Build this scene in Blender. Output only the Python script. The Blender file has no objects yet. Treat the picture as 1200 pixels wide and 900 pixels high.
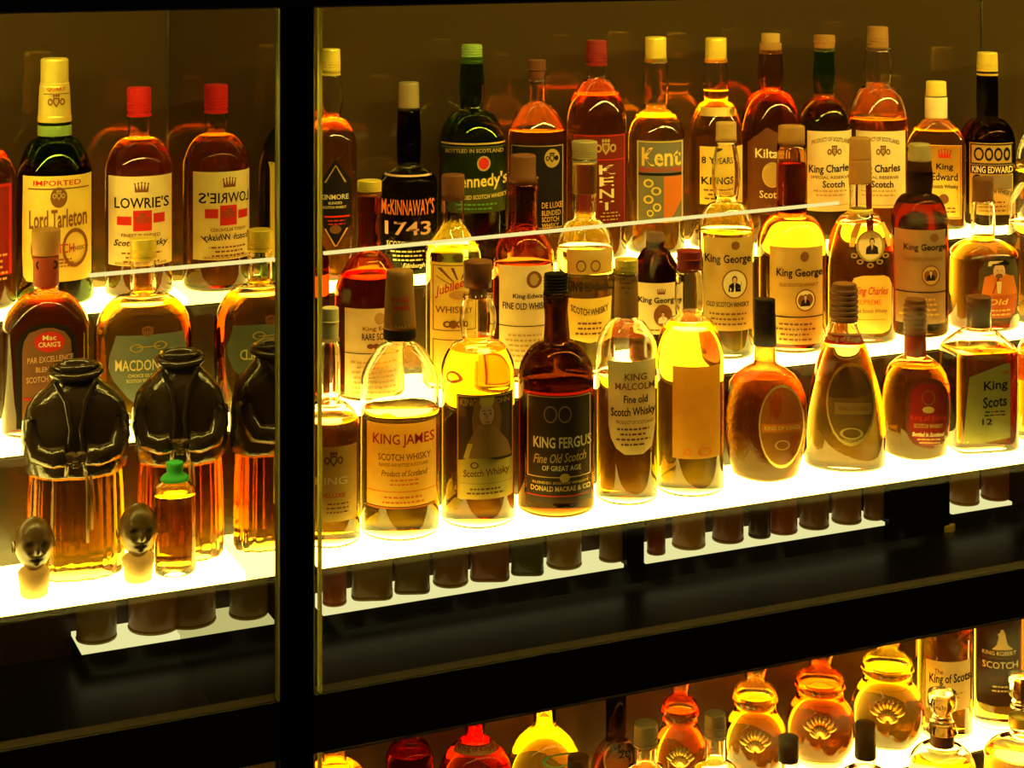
import bpy, math, random
from math import sin, cos, pi, sqrt, exp, log

# ------------------------------------------------------------------ camera, world, lights, exposure
FPX = 2174.0                 # focal length in pixels of the 1200x900 frame
HOR = -94.0                  # image row of the horizon
TH = math.atan(0.45)         # the camera is turned this far to the right of the shelf normal
CY, CZ = -2.037, 0.737
sn, cs = sin(TH), cos(TH)
S = bpy.context.scene
COL = S.collection
cam_d = bpy.data.cameras.new('camera'); cam = bpy.data.objects.new('camera', cam_d)
COL.objects.link(cam); S.camera = cam
cam_d.sensor_width = 36.0; cam_d.lens = FPX * 36.0 / 1200.0
cam_d.shift_y = (HOR - 450.0) / 1200.0
cam_d.clip_start = 0.05
cam.location = (0, CY, CZ); cam.rotation_euler = (pi / 2, 0, -TH)

W = bpy.data.worlds.new('world'); S.world = W; W.use_nodes = True
W.node_tree.nodes['Background'].inputs[0].default_value = (1.0, 0.72, 0.35, 1)
W.node_tree.nodes['Background'].inputs[1].default_value = 0.012

def area(name, loc, rot, sx, sy, power, col):
    l = bpy.data.lights.new(name, 'AREA'); l.shape = 'RECTANGLE'; l.size = sx; l.size_y = sy
    l.energy = power; l.color = col
    o = bpy.data.objects.new(name, l); COL.objects.link(o); o.location = loc; o.rotation_euler = rot
    return o
# warm strips in the top of each cabinet, behind the header, shining down and back on the bottles
area('strip_light', (0.95, -0.06, 0.76), (math.radians(28), 0, 0), 3.2, 0.016, 17.0, (1, .74, .13))
area('strip_light', (0.95, 0.32, 0.78), (math.radians(8), 0, 0), 3.2, 0.02, 1.2, (1, .76, .13))
area('strip_light', (0.95, 0.10, -0.235), (math.radians(-20), 0, 0), 3.2, 0.05, 2.5, (1, .70, .18))
S.view_settings.view_transform = 'Standard'; S.view_settings.look = 'None'
S.view_settings.gamma = 1; S.view_settings.exposure = 0.0; S.view_settings.use_curve_mapping = False
cy_ = S.cycles
cy_.max_bounces = 24; cy_.transmission_bounces = 22; cy_.glossy_bounces = 6; cy_.diffuse_bounces = 2
cy_.transparent_max_bounces = 40; cy_.sample_clamp_indirect = 6.0; cy_.use_denoising = True
cy_.caustics_refractive = True; cy_.caustics_reflective = True; cy_.blur_glossy = 0.3
SHELF_L = 10.0

# ------------------------------------------------------------------ where an image column lies on the plane Y
def X_at(px, Y):
    s = (px - 600) / FPX; yc = Y - CY
    return yc * (sn + s * cs) / (cs - s * sn)
def depth(X, Y): return X * sn + (Y - CY) * cs
def Z_at(py, d): return CZ - (py - HOR) * d / FPX
def Z_line(py600, Y): return Z_at(py600, (Y - CY) / cs)

# ------------------------------------------------------------------ materials
_m = {}
def newmat(key):
    m = bpy.data.materials.new(key); m.use_nodes = True
    nt = m.node_tree; nt.nodes.clear()
    out = nt.nodes.new('ShaderNodeOutputMaterial')
    return m, nt, out
def solid(col, rough=.5, metal=0.0, transl=0.0, bump=0.0, bscale=300, spec=.07, coat=0.0):
    k = ('s', tuple(col), rough, metal, transl, bump, bscale, spec, coat)
    if k in _m: return _m[k]
    m, nt, out = newmat('surface')
    b = nt.nodes.new('ShaderNodeBsdfPrincipled')
    b.inputs['Roughness'].default_value = rough; b.inputs['Metallic'].default_value = metal
    b.inputs['Specular IOR Level'].default_value = spec
    b.inputs['Coat Weight'].default_value = coat
    tc = nt.nodes.new('ShaderNodeTexCoord'); nz = nt.nodes.new('ShaderNodeTexNoise')
    nz.inputs['Scale'].default_value = 40; nz.inputs['Detail'].default_value = 4
    nt.links.new(tc.outputs['Object'], nz.inputs['Vector'])
    mx = nt.nodes.new('ShaderNodeMixRGB'); mx.blend_type = 'MULTIPLY'
    mx.inputs[1].default_value = (*col, 1)
    rp = nt.nodes.new('ShaderNodeValToRGB')
    rp.color_ramp.elements[0].position = .3; rp.color_ramp.elements[0].color = (.82, .78, .72, 1)
    rp.color_ramp.elements[1].position = .65
    nt.links.new(nz.outputs['Fac'], rp.inputs[0]); nt.links.new(rp.outputs[0], mx.inputs[2])
    mx.inputs[0].default_value = .7
    nt.links.new(mx.outputs[0], b.inputs['Base Color'])
    if bump:
        n2 = nt.nodes.new('ShaderNodeTexNoise'); n2.inputs['Scale'].default_value = bscale
        nt.links.new(tc.outputs['Object'], n2.inputs['Vector'])
        bp = nt.nodes.new('ShaderNodeBump'); bp.inputs['Strength'].default_value = bump
        bp.inputs['Distance'].default_value = .001
        nt.links.new(n2.outputs['Fac'], bp.inputs['Height']); nt.links.new(bp.outputs[0], b.inputs['Normal'])
    if transl:
        t = nt.nodes.new('ShaderNodeBsdfTranslucent'); nt.links.new(mx.outputs[0], t.inputs[0])
        ms = nt.nodes.new('ShaderNodeMixShader'); ms.inputs[0].default_value = transl
        nt.links.new(b.outputs[0], ms.inputs[1]); nt.links.new(t.outputs[0], ms.inputs[2])
        nt.links.new(ms.outputs[0], out.inputs[0])
    else: nt.links.new(b.outputs[0], out.inputs[0])
    _m[k] = m; return m
def paper(col): return solid(col, .6, 0, .16, .1, 500)
def ink(col): return solid(col, .6, spec=.01)
def glass(col=(1, 1, 1), ior=1.42, rough=0.0, bump=0, bs=60):
    k = ('g', tuple(col), ior, rough, bump, bs)
    if k in _m: return _m[k]
    m, nt, out = newmat('glass')
    g = nt.nodes.new('ShaderNodeBsdfGlass'); g.inputs['Color'].default_value = (*col, 1)
    g.inputs['IOR'].default_value = ior; g.inputs['Roughness'].default_value = rough
    nt.links.new(g.outputs[0], out.inputs[0])
    tc = nt.nodes.new('ShaderNodeTexCoord'); nz = nt.nodes.new('ShaderNodeTexNoise')
    nz.inputs['Scale'].default_value = bs
    nt.links.new(tc.outputs['Object'], nz.inputs['Vector'])
    bp = nt.nodes.new('ShaderNodeBump'); bp.inputs['Strength'].default_value = bump or .02
    bp.inputs['Distance'].default_value = .002
    nt.links.new(nz.outputs['Fac'], bp.inputs['Height']); nt.links.new(bp.outputs[0], g.inputs['Normal'])
    _m[k] = m; return m
def liquid_mat(T):
    k = ('l', tuple(T))
    if k in _m: return _m[k]
    m, nt, out = newmat('spirit')
    sg = [-log(max(t, 1e-4)) / .06 for t in T]; mxs = max(sg)
    v = nt.nodes.new('ShaderNodeVolumeAbsorption'); v.inputs['Density'].default_value = mxs
    v.inputs['Color'].default_value = (*[1 - s / mxs for s in sg], 1)
    nt.links.new(v.outputs[0], out.inputs['Volume'])
    _m[k] = m; return m
def emit(col, st):
    k = ('e', tuple(col), st)
    if k in _m: return _m[k]
    m, nt, out = newmat('opal_and_reflection_glow')
    e = nt.nodes.new('ShaderNodeEmission'); e.inputs[0].default_value = (*col, 1); e.inputs[1].default_value = st
    nt.links.new(e.outputs[0], out.inputs[0]); _m[k] = m; return m
def pane_mat():
    m, nt, out = newmat('pane_glass')
    t0 = nt.nodes.new('ShaderNodeBsdfTransparent'); t0.inputs[0].default_value = (.98, .985, .96, 1)
    rf = nt.nodes.new('ShaderNodeBsdfRefraction'); rf.inputs['IOR'].default_value = 1.18; rf.inputs['Roughness'].default_value = .20
    t = nt.nodes.new('ShaderNodeMixShader'); t.inputs[0].default_value = .007      # faint scatter added for the bloom round the bright shelves
    nt.links.new(t0.outputs[0], t.inputs[1]); nt.links.new(rf.outputs[0], t.inputs[2])
    g = nt.nodes.new('ShaderNodeBsdfGlossy'); g.inputs['Roughness'].default_value = .02
    fr = nt.nodes.new('ShaderNodeFresnel'); fr.inputs[0].default_value = 1.45
    ms = nt.nodes.new('ShaderNodeMixShader')
    ge = nt.nodes.new('ShaderNodeNewGeometry'); mt = nt.nodes.new('ShaderNodeMath'); mt.operation = 'SUBTRACT'; mt.use_clamp = True
    nt.links.new(fr.outputs[0], mt.inputs[0]); nt.links.new(ge.outputs['Backfacing'], mt.inputs[1])      # reflect at the outer face only
    nt.links.new(mt.outputs[0], ms.inputs[0]); nt.links.new(t.outputs[0], ms.inputs[1])
    nt.links.new(g.outputs[0], ms.inputs[2]); nt.links.new(ms.outputs[0], out.inputs[0])
    return m
def back_mat():
    # dark varnished back panel, a little mirror-like
    m, nt, out = newmat('dark_gloss_back')
    b = nt.nodes.new('ShaderNodeBsdfPrincipled'); b.inputs['Base Color'].default_value = (.13, .08, .022, 1)
    b.inputs['Metallic'].default_value = .6; b.inputs['Roughness'].default_value = .07
    nt.links.new(b.outputs[0], out.inputs[0]); return m

LIQ = dict(pale=(.99, .82, .18), gold=(.99, .68, .05), amber=(.97, .50, .02), red=(.84, .29, .010),
           dark=(.42, .075, .004), peach=(.99, .56, .09), orange=(.97, .47, .012), none=None)
CLEAR = (1, 1, .98); GREEN = (.45, .75, .22); DGREEN = (.16, .30, .06); BROWN = (.5, .25, .07); BLACKG = (.10, .05, .02)
CREAM = (.90, .82, .42); YEL = (.92, .72, .14); TAN = (.60, .46, .20); INK = (.03, .02, .015); BLACK = (.015, .012, .01)
RED = (.62, .03, .02); GOLD = (.85, .62, .16); OR = (.75, .22, .03); BRN = (.22, .09, .03); WHT = (.9, .88, .75)

# ------------------------------------------------------------------ object helpers
class MB:
    def __init__(s): s.v = []; s.f = []; s.mi = []; s.mats = []; s.sm = []
    def m(s, mat):
        if mat not in s.mats: s.mats.append(mat)
        return s.mats.index(mat)
    def add(s, vs, fs, mat, smooth=True):
        o = len(s.v); s.v += [tuple(v) for v in vs]; i = s.m(mat)
        for f in fs: s.f.append(tuple(o + k for k in f)); s.mi.append(i); s.sm.append(smooth)
    def box(s, x0, x1, y0, y1, z0, z1, mat):
        vs = [(x, y, z) for z in (z0, z1) for y in (y0, y1) for x in (x0, x1)]
        s.add(vs, [(0, 2, 3, 1), (4, 5, 7, 6), (0, 1, 5, 4), (2, 6, 7, 3), (0, 4, 6, 2), (1, 3, 7, 5)], mat, False)
    def build(s, name, parent=None, loc=None, **props):
        me = bpy.data.meshes.new(name); me.from_pydata(s.v, [], s.f)
        for mt in s.mats: me.materials.append(mt)
        me.polygons.foreach_set('material_index', s.mi); me.polygons.foreach_set('use_smooth', s.sm)
        me.update()
        o = bpy.data.objects.new(name, me); COL.objects.link(o)
        if parent is not None: o.parent = parent
        if loc: o.location = loc
        for k, v in props.items(): o[k] = v
        return o
def thing(name, label, cat, loc, rz=0, group=None):
    o = bpy.data.objects.new(name, None); COL.objects.link(o); o.empty_display_size = .02
    o.location = loc; o.rotation_euler = (0, 0, rz); o['label'] = label; o['category'] = cat
    if group: o['group'] = group
    return o

def section(n, asp, N=48):
    r = []
    for i in range(N):
        a = 2 * pi * i / N; c, q = cos(a), sin(a)
        if n == 2: r.append((c, q * asp))
        else:
            k = (abs(c) ** n + abs(q) ** n) ** (-1.0 / n); r.append((c * k, q * k * asp))
    return r
def loft(mb, rings, sec, mat, cap0=True, cap1=True, flip=False, smooth=True, rmin=0.0, blend=None, mod=None):
    """rings: (z, r). sec: unit outline. blend: radius (m) below which the outline turns round"""
    N = len(sec); vs = []; fs = []
    circ = [(cos(2 * pi * i / N), sin(2 * pi * i / N)) for i in range(N)]
    for z, r in rings:
        t = 1.0
        if blend: t = min(1, max(0, (r - blend[0]) / (blend[1] - blend[0])))
        for i in range(N):
            x = sec[i][0] * t + circ[i][0] * (1 - t); y = sec[i][1] * t + circ[i][1] * (1 - t)
            rr = r * (mod(z, 2 * pi * i / N) if mod else 1)
            vs.append((x * rr, y * rr, z))
    for j in range(len(rings) - 1):
        for i in range(N):
            a = j * N + i; b = j * N + (i + 1) % N
            fs.append((a, b, b + N, a + N))
    if cap0: fs.append(tuple(range(N - 1, -1, -1)))
    if cap1: o = (len(rings) - 1) * N; fs.append(tuple(o + i for i in range(N)))
    if flip: fs = [tuple(reversed(f)) for f in fs]
    mb.add(vs, fs, mat, smooth)

TIER = {}   # name -> (front Y, top Z, centre Y)
# ------------------------------------------------------------------ the cabinet
Z2 = Z_line(457.6, .13); Z3 = Z_line(316, .26)
YP = -.115                                   # front pane plane
YB = .37                                     # back wall
XM = X_at(288, 0)                            # mirrored return wall at the right end of the left bay
XL, XR = -0.75, X_at(1200, YB) + .55
XP0 = X_at(325, YP); XP1 = X_at(366, YP); XB0 = X_at(378, YP)
ZTOP = Z_line(3, YP); ZL1 = Z_line(838, YP); ZF = Z_line(772, YP)
YL = .30; ZL = Z_line(682, YL)               # lit-strip reflection below the front shelf, built as a ledge
ZS3 = Z_line(995, .26); STEP = Z2
ZS2 = ZS3 - .131; ZS1 = ZS2 - .131
TIER.update(front=(0, 0.0, .062), middle=(.13, Z2, .19), top=(.26, Z3, .312),
            low_top=(.26, ZS3, .312), low_middle=(.13, ZS2, .19), low_front=(0, ZS1, .06))
DARK = solid((.016, .011, .006), .35, spec=.4)
DARKR = solid((.030, .019, .009), .22, spec=.5)
BLK = solid((.006, .005, .004), .3)
METAL = solid((.45, .42, .3), .25, 1.0)
OPAL = emit((1, .75, .125), SHELF_L)
BACK = back_mat(); PANE = pane_mat()
MIRR = None
def mirror_mat():
    m, nt, out = newmat('mirror')
    b = nt.nodes.new('ShaderNodeBsdfGlossy'); b.inputs[0].default_value = (.62, .60, .48, 1)
    b.inputs['Roughness'].default_value = 0.0; nt.links.new(b.outputs[0], out.inputs[0]); return m
def struct(name, mb, parent=None):
    o = mb.build(name, parent)
    if parent is None: o['kind'] = 'structure'
    return o
def bx(x0, x1, y0, y1, z0, z1, mat):
    m = MB(); m.box(x0, x1, y0, y1, z0, z1, mat); return m

def shelf(name, label, x0, x1, tier, depth_, group):
    y, z, _ = TIER[tier]
    o = thing(name, label, 'shelf', ((x0 + x1) / 2, y, z), 0, group)
    w = (x1 - x0) / 2
    bx(-w, w, 0, depth_, -.010, 0, OPAL).build('glowing_top', o)
    bx(-w, w, .008, depth_, -.014, -.0102, DARK).build('under_tray', o)
    return o
G = None
shelf('backlit_shelf', 'lowest glowing white shelf of the left bay, ending at the mirrored end wall', XL, XM, 'front', .13, G)
shelf('backlit_shelf', 'middle glowing shelf of the left bay, behind the robed figures', XL, XM, 'middle', .13, G)
shelf('backlit_shelf', 'highest glowing shelf of the left bay, under the red-capped bottle', XL, XM, 'top', .11, G)
XS = X_at(378, 0) - .004
shelf('backlit_shelf', 'lowest and brightest glowing shelf of the right bay, nearest the glass', XS, XR, 'front', .13, G)
shelf('backlit_shelf', 'middle glowing shelf of the right bay, second step up', XP1, XR, 'middle', .13, G)
shelf('backlit_shelf', 'highest glowing shelf of the right bay, at the back', XP1 - .05, XR, 'top', .11, G)
shelf('backlit_shelf', 'highest glowing shelf of the lower cabinet, under the round decanters', XL, XR, 'low_top', .11, G)
shelf('backlit_shelf', 'glowing shelf of the lower cabinet at the bottom edge of the picture', XL, XR, 'low_middle', .13, G)

# risers, back walls, plinth
m = MB(); m.box(XL, XR, .132, .14, .0, Z2 - .0145, DARKR); struct('trim_1', m)
m = MB(); m.box(XL, XR, .262, .27, Z2, Z3 - .0145, DARKR); struct('trim_2', m)
m = MB(); m.box(XL, XR, .262, .27, ZS2, ZS3 - .0145, DARKR); struct('trim_3', m)
XJ = X_at(1150, YB)
m = MB(); m.box(XL, XJ - .0015, YB, YB + .012, Z3 - .05, ZTOP + .25, BACK)
m.box(XJ + .0015, XR, YB, YB + .012, Z3 - .05, ZTOP + .25, BACK); struct('wall_back', m)
m = MB(); m.box(XL, XR, YB, YB + .012, ZS3 - .05, ZF - .05, solid((.05, .025, .01), .3)); struct('wall_back_lower', m)
m = MB(); m.box(XJ - .0011, XJ + .0011, YB - .002, YB, Z3, ZTOP + .1, METAL); struct('trim_4', m)
m = MB(); m.box(XL, XR, YP - .005, YB + .02, ZTOP + .25, ZTOP + .28, DARK); struct('ceiling', m)
# header above the panes
m = MB(); m.box(XL, XR, YP - .012, YP + .02, ZTOP + .001, ZTOP + .30, DARK); struct('trim_5', m)
m = MB(); m.box(XL, XR, YP - .003, YP + .003, ZTOP - .001, ZTOP + .001, METAL); struct('trim_6', m)
# the space under the front shelf and the dark fascia
m = MB(); m.box(XL, XR, .42, .43, ZL - .03, -.015, BLK); struct('trim_7', m)
m = MB(); m.box(XL, XR, .03, .42, ZL - .045, ZL - .03, DARK)
q_ = [(x, y, z) for x in (XL, XR) for y, z in ((YP + .02, ZL1 + .002), (.03, ZL - .045), (.03, ZL - .038), (YP + .02, ZL1 + .010))]
m.add(q_, [(0, 1, 2, 3), (7, 6, 5, 4), (0, 4, 5, 1), (1, 5, 6, 2), (2, 6, 7, 3), (3, 7, 4, 0)], DARK, False); struct('trim_8', m)
m = MB(); m.box(XL, XR, YP - .004, YP + .02, ZL1 + .0015, ZF, DARKR); struct('trim_9', m)
m = MB(); m.box(XB0, XR, YP - .006, YP - .003, ZL1 - .0006, ZL1 + .0012, METAL); struct('trim_10', m)
# mirrored end wall and the black post between the bays
MIRR = mirror_mat()
m = MB(); m.box(XM, XM + .004, YP + .003, YB, -.5, ZTOP + .1, MIRR); struct('wall_mirror', m)
m = MB(); m.box(XM + .004, XP1, YP - .004, YB, -.95, ZTOP + .24, BLK); struct('trim_11', m)
m = MB(); m.box(XM - .0015, XM + .0025, YB - .004, YB, Z3, ZTOP + .1, METAL); struct('trim_12', m)
# panes of glass with polished edges
EDGE = solid((.88, .88, .50), .2, .0, .75, spec=.5)
def pane(name, x0, x1, z0, z1, label):
    o = bpy.data.objects.new(name, None); COL.objects.link(o); o.location = ((x0 + x1) / 2, YP, z0); o['kind'] = 'structure'; o['label'] = label; w = (x1 - x0) / 2
    bx(-w, w, -.002, .002, 0, z1 - z0, PANE).build('glass_sheet', o)
    return o, w, z1 - z0
p, w, h = pane('window_1', XL, XP0, ZF, ZTOP, 'clear glass pane closing the front of the left bay')
bx(w - .0, w + .0022, -.002, .006, 0, h, EDGE).build('polished_edge', p)
p, w, h = pane('window_2', XB0, XR, ZF, ZTOP, 'clear glass pane closing the front of the right bay')
bx(-w - .004, -w - .0014, -.002, .006, 0, h, EDGE).build('polished_edge', p)
p, w, h = pane('window_3', XB0, XR, ZS1, ZL1, 'clear glass pane closing the front of the lower cabinet')
bx(-w - .004, -w - .0014, -.002, .006, 0, h, EDGE).build('polished_edge', p)
m = MB(); m.box(XP1 + .0005, XP1 + .0025, YP - .002, YP + .01, -.9, ZTOP, EDGE); struct('trim_13', m)
m = MB(); m.box(XP1, XB0 - .005, YP + .012, YB, -.95, ZTOP + .24, BLK); struct('trim_14', m)

# shelf-edge reflections in the panes, painted as thin glowing bars
GLINT = glass((.9, .95, .8), 1.45, .15)
GLINTW = emit((1.0, .84, .30), 1.0)
def glint(px0, py0, px1, py1, label, group=None):
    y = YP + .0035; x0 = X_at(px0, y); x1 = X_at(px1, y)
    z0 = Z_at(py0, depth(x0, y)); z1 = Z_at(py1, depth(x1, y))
    o = thing('painted_glint', label, 'glint', (x0, y, z0))
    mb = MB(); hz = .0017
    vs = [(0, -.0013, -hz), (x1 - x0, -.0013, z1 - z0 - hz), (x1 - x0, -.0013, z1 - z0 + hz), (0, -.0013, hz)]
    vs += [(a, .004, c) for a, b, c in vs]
    mb.add(vs, [(0, 1, 2, 3), (7, 6, 5, 4), (0, 4, 5, 1), (3, 2, 6, 7), (0, 3, 7, 4), (1, 5, 6, 2)], GLINTW, False)
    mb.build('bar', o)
glint(380, 297, 983, 238, 'long thin painted-in shelf-edge reflection crossing in front of the middle row of the right bay')
glint(105, 323, 322, 304, 'short thin painted-in shelf-edge reflection crossing the left bay below the red-capped bottle')

# lit-shelf reflection built as a ledge, in four lengths, with its end plates
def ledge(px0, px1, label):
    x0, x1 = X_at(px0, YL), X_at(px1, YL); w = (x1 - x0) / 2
    o = thing('reflected_ledge', label, 'shelf', ((x0 + x1) / 2, YL, ZL))
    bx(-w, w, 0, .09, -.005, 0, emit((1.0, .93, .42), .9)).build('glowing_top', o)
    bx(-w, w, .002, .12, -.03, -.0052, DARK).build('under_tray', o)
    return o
ledge(96, 362, 'reflected lit ledge under the front shelf at the far left')
ledge(379, 731, 'long reflected lit ledge under the front shelf, just right of the black post')
ledge(757, 1037, 'reflected lit ledge under the front shelf, right of the centre gap')
ledge(1116, 1186, 'shortest reflected lit ledge, at the far right under the front shelf')
for a, b in ((734, 754), (1041, 1112)):  # added dark blocks where the reflected strip breaks off
    m = MB(); m.box(X_at(a, YL), X_at(b, YL), YL - .002, .42, ZL - .03, -.015, BLK); m.build('reflection_gap')['kind'] = 'structure'
for i, o in enumerate([o for o in COL.objects if o.name.startswith('reflection_gap')]): o.name = 'trim_%d' % (15 + i)

# ------------------------------------------------------------------ bottles
class Bot: pass
def centre(el):
    if el[0] in 'TA': return el[2], el[3]
    if el[0] in 'EOCWH': return el[1], el[2]
    if el[0] == 'L': return (el[1] + el[3]) / 2, el[2]
    q = bbox(el); return (q[0] + q[2]) / 2, (q[1] + q[3]) / 2
def bbox(el):
    if el[0] == 'P': r = el[1]; return (min(q[1] for q in r), min(q[0] for q in r), max(q[2] for q in r), max(q[0] for q in r))
    if el[0] in 'EO': return (el[1] - el[3], el[2] - el[4], el[1] + el[3], el[2] + el[4])
    return el[1:5]
def ray_hit(b, px, r):
    """where the vertical plane of image column px meets the body outline of radius r (metres), front side"""
    k = (px - 600) / FPX
    dx, dy = sn + k * cs, cs - k * sn                       # ray direction in plan
    ox, oy = -b.X, CY - b.Y                                 # camera relative to the bottle axis
    c, s_ = cos(-b.rz), sin(-b.rz)
    ox, oy = ox * c - oy * s_, ox * s_ + oy * c
    dx, dy = dx * c - dy * s_, dx * s_ + dy * c
    if b.n == 2 and b.asp == 1:
        A = dx * dx + dy * dy; B = ox * dx + oy * dy; C = ox * ox + oy * oy - r * r
        D = B * B - A * C
        t = (-B - sqrt(D)) / A if D > 0 else -B / A
        x, y = ox + dx * t, oy + dy * t
        if D <= 0: l = sqrt(x * x + y * y) / r; x /= l; y /= l
        return x, y
    best = None; near = None
    P = b.sec; N = len(P)
    for i in range(N):
        x0, y0 = P[i][0] * r, P[i][1] * r; x1, y1 = P[(i + 1) % N][0] * r, P[(i + 1) % N][1] * r
        ex, ey = x1 - x0, y1 - y0
        den = dx * ey - dy * ex
        if abs(den) < 1e-12: continue
        t = ((x0 - ox) * ey - (y0 - oy) * ex) / den; u = ((x0 - ox) * dy - (y0 - oy) * dx) / den
        if -1e-6 <= u <= 1 + 1e-6 and (best is None or t < best): best = t
        dd = abs((x0 - ox) * dy - (y0 - oy) * dx)
        if near is None or dd < near[0]: near = (dd, x0, y0)
    if best is None: return near[1], near[2]
    return ox + dx * best, oy + dy * best
def surf(b, px, py, eps):
    z = max(.0085, Z_at(py, b.df) - b.Z)
    r = b.rad(z) + eps
    if b.vary:                                             # bulging bodies: depth changes with height
        for _ in range(3):
            z = max(.0085, Z_at(py, b.d - r * b.asp) - b.Z); r = b.rad(z) + eps
    x, y = ray_hit(b, px, r)
    return (x, y, z)
def shape(b, mb, el, eps):
    k = el[0]
    if k == 'R':
        _, x0, y0, x1, y1, col = el; nx = max(1, int(abs(x1 - x0) / 3)); ny = 1 if not b.vary else max(1, int(abs(y1 - y0) / 4))
        vs = [surf(b, x0 + (x1 - x0) * i / nx, y1 + (y0 - y1) * j / ny, eps) for j in range(ny + 1) for i in range(nx + 1)]
        mb.add(vs, [(j * (nx + 1) + i, j * (nx + 1) + i + 1, (j + 1) * (nx + 1) + i + 1, (j + 1) * (nx + 1) + i) for j in range(ny) for i in range(nx)], col)
    elif k == 'P':                                         # rows (y, xl, xr), top to bottom
        _, rows, col = el; nx = 10; R = []
        for a, c in zip(rows, rows[1:]):
            st = max(1, int(abs(c[0] - a[0]) / 4))
            for q in range(st): t = q / st; R.append(tuple(a[i] + (c[i] - a[i]) * t for i in range(3)))
        R.append(rows[-1]); R.reverse()
        nx = max(3, int(max(abs(r[2] - r[1]) for r in R) / 4))
        vs = [surf(b, r[1] + (r[2] - r[1]) * i / nx, r[0], eps) for r in R for i in range(nx + 1)]
        mb.add(vs, [(j * (nx + 1) + i, j * (nx + 1) + i + 1, (j + 1) * (nx + 1) + i + 1, (j + 1) * (nx + 1) + i) for j in range(len(R) - 1) for i in range(nx)], col)
    elif k in 'EO':
        if k == 'E': _, cx, cy, rx, ry, col = el; k0 = 0.0
        else: _, cx, cy, rx, ry, th, col = el; k0 = 1 - th / min(rx, ry)
        N = 24; nr = max(1, int(max(rx, ry) * (1 - k0) / 6))
        vs = [surf(b, cx + rx * (k0 + (1 - k0) * j / nr) * cos(2 * pi * i / N), cy + ry * (k0 + (1 - k0) * j / nr) * sin(-2 * pi * i / N), eps)
              for j in range(nr + 1) for i in range(N)]
        mb.add(vs, [(j * N + i, (j + 1) * N + i, (j + 1) * N + (i + 1) % N, j * N + (i + 1) % N) for j in range(nr) for i in range(N)], col)
    elif k == 'F':
        _, x0, y0, x1, y1, th, col = el
        for q in ((x0, y0, x1, y0 + th), (x0, y1 - th, x1, y1), (x0, y0, x0 + th, y1), (x1 - th, y0, x1, y1)): shape(b, mb, ('R', *q, col), eps)
    elif k == 'T':
        _, txt, cx, cy, w, h, col = el[:7]; shear = el[7] if len(el) > 7 else 0; slope = el[8] if len(el) > 8 else 0
        vs, fs = text_mesh(txt, shear)
        x0 = min(v[0] for v in vs); x1 = max(v[0] for v in vs); y0 = min(v[1] for v in vs); y1 = max(v[1] for v in vs)
        o = [surf(b, cx - w / 2 + w * (v[0] - x0) / (x1 - x0), cy + h / 2 - h * (v[1] - y0) / (y1 - y0) - slope * (w * (v[0] - x0) / (x1 - x0) - w / 2), eps) for v in vs]
        mb.add(o, fs, col, False)
    elif k == 'A':                                          # text on an arch
        _, txt, cx, cy, w, h, rise, col = el
        vs, fs = text_mesh(txt, 0)
        x0 = min(v[0] for v in vs); x1 = max(v[0] for v in vs); y0 = min(v[1] for v in vs); y1 = max(v[1] for v in vs)
        o = []
        for v in vs:
            u = (v[0] - x0) / (x1 - x0) * 2 - 1
            o.append(surf(b, cx + u * w / 2, cy + h / 2 - h * (v[1] - y0) / (y1 - y0) + rise * u * u, eps))
        mb.add(o, fs, col, False)
    elif k == 'L':                                          # rows of tiny print
        _, x0, y0, x1, n, gap, col = el[:7]; rnd = random.Random(int(x0 * 7 + y0))
        for i in range(n):
            ins = rnd.uniform(0, .18) * (x1 - x0); x = x0 + ins
            while x < x1 - ins:
                ww = rnd.uniform(2, 6); shape(b, mb, ('R', x, y0 + i * gap, min(x + ww, x1 - ins), y0 + i * gap + gap * .38, col), eps); x += ww + 1.4
    elif k == 'C':                                          # a small crest: shield, crown and mantling
        _, cx, cy, w, col, col2 = el
        shape(b, mb, ('P', [(cy - w * .45, cx - w * .35, cx + w * .35), (cy + w * .1, cx - w * .35, cx + w * .35), (cy + w * .6, cx - .2, cx + .2)], col), eps)
        shape(b, mb, ('P', [(cy - w * .3, cx - w * .2, cx + w * .2), (cy + w * .05, cx - w * .2, cx + w * .2), (cy + w * .35, cx - .1, cx + .1)], col2), eps + .0002)
        for s_ in (-1, 1): shape(b, mb, ('O', cx + s_ * w * .65, cy, w * .28, w * .38, w * .13, col), eps)
        for q in (-1, 0, 1): shape(b, mb, ('E', cx + q * w * .25, cy - w * .68, w * .12, w * .18, col), eps)
    elif k == 'W':                                          # a crown
        _, cx, cy, w, col = el
        shape(b, mb, ('R', cx - w * .5, cy + w * .15, cx + w * .5, cy + w * .35, col), eps)
        for q in (-1, -.5, 0, .5, 1):
            shape(b, mb, ('P', [(cy - w * .35 + abs(q) * w * .1, cx + q * w * .5 - .3, cx + q * w * .5 + .3), (cy + w * .15, cx + q * w * .42 - w * .09, cx + q * w * .42 + w * .09)], col), eps)
            shape(b, mb, ('E', cx + q * w * .5, cy - w * .36 + abs(q) * w * .1, w * .07, w * .07, col), eps)
    elif k == 'H':                                          # head-and-shoulders portrait
        _, cx, cy, w, coat, skin = el
        shape(b, mb, ('P', [(cy + w * .12, cx - w * .2, cx + w * .2), (cy + w * .35, cx - w * .55, cx + w * .55), (cy + w, cx - w * .62, cx + w * .62)], coat), eps)
        shape(b, mb, ('E', cx, cy - w * .2, w * .26, w * .36, INKM), eps + .0001)
        shape(b, mb, ('E', cx, cy - w * .12, w * .19, w * .27, skin), eps + .0002)
        shape(b, mb, ('P', [(cy + w * .12, cx - w * .1, cx + w * .1), (cy + w * .6, cx - .2, cx + .2)], skin), eps + .0002)
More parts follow.
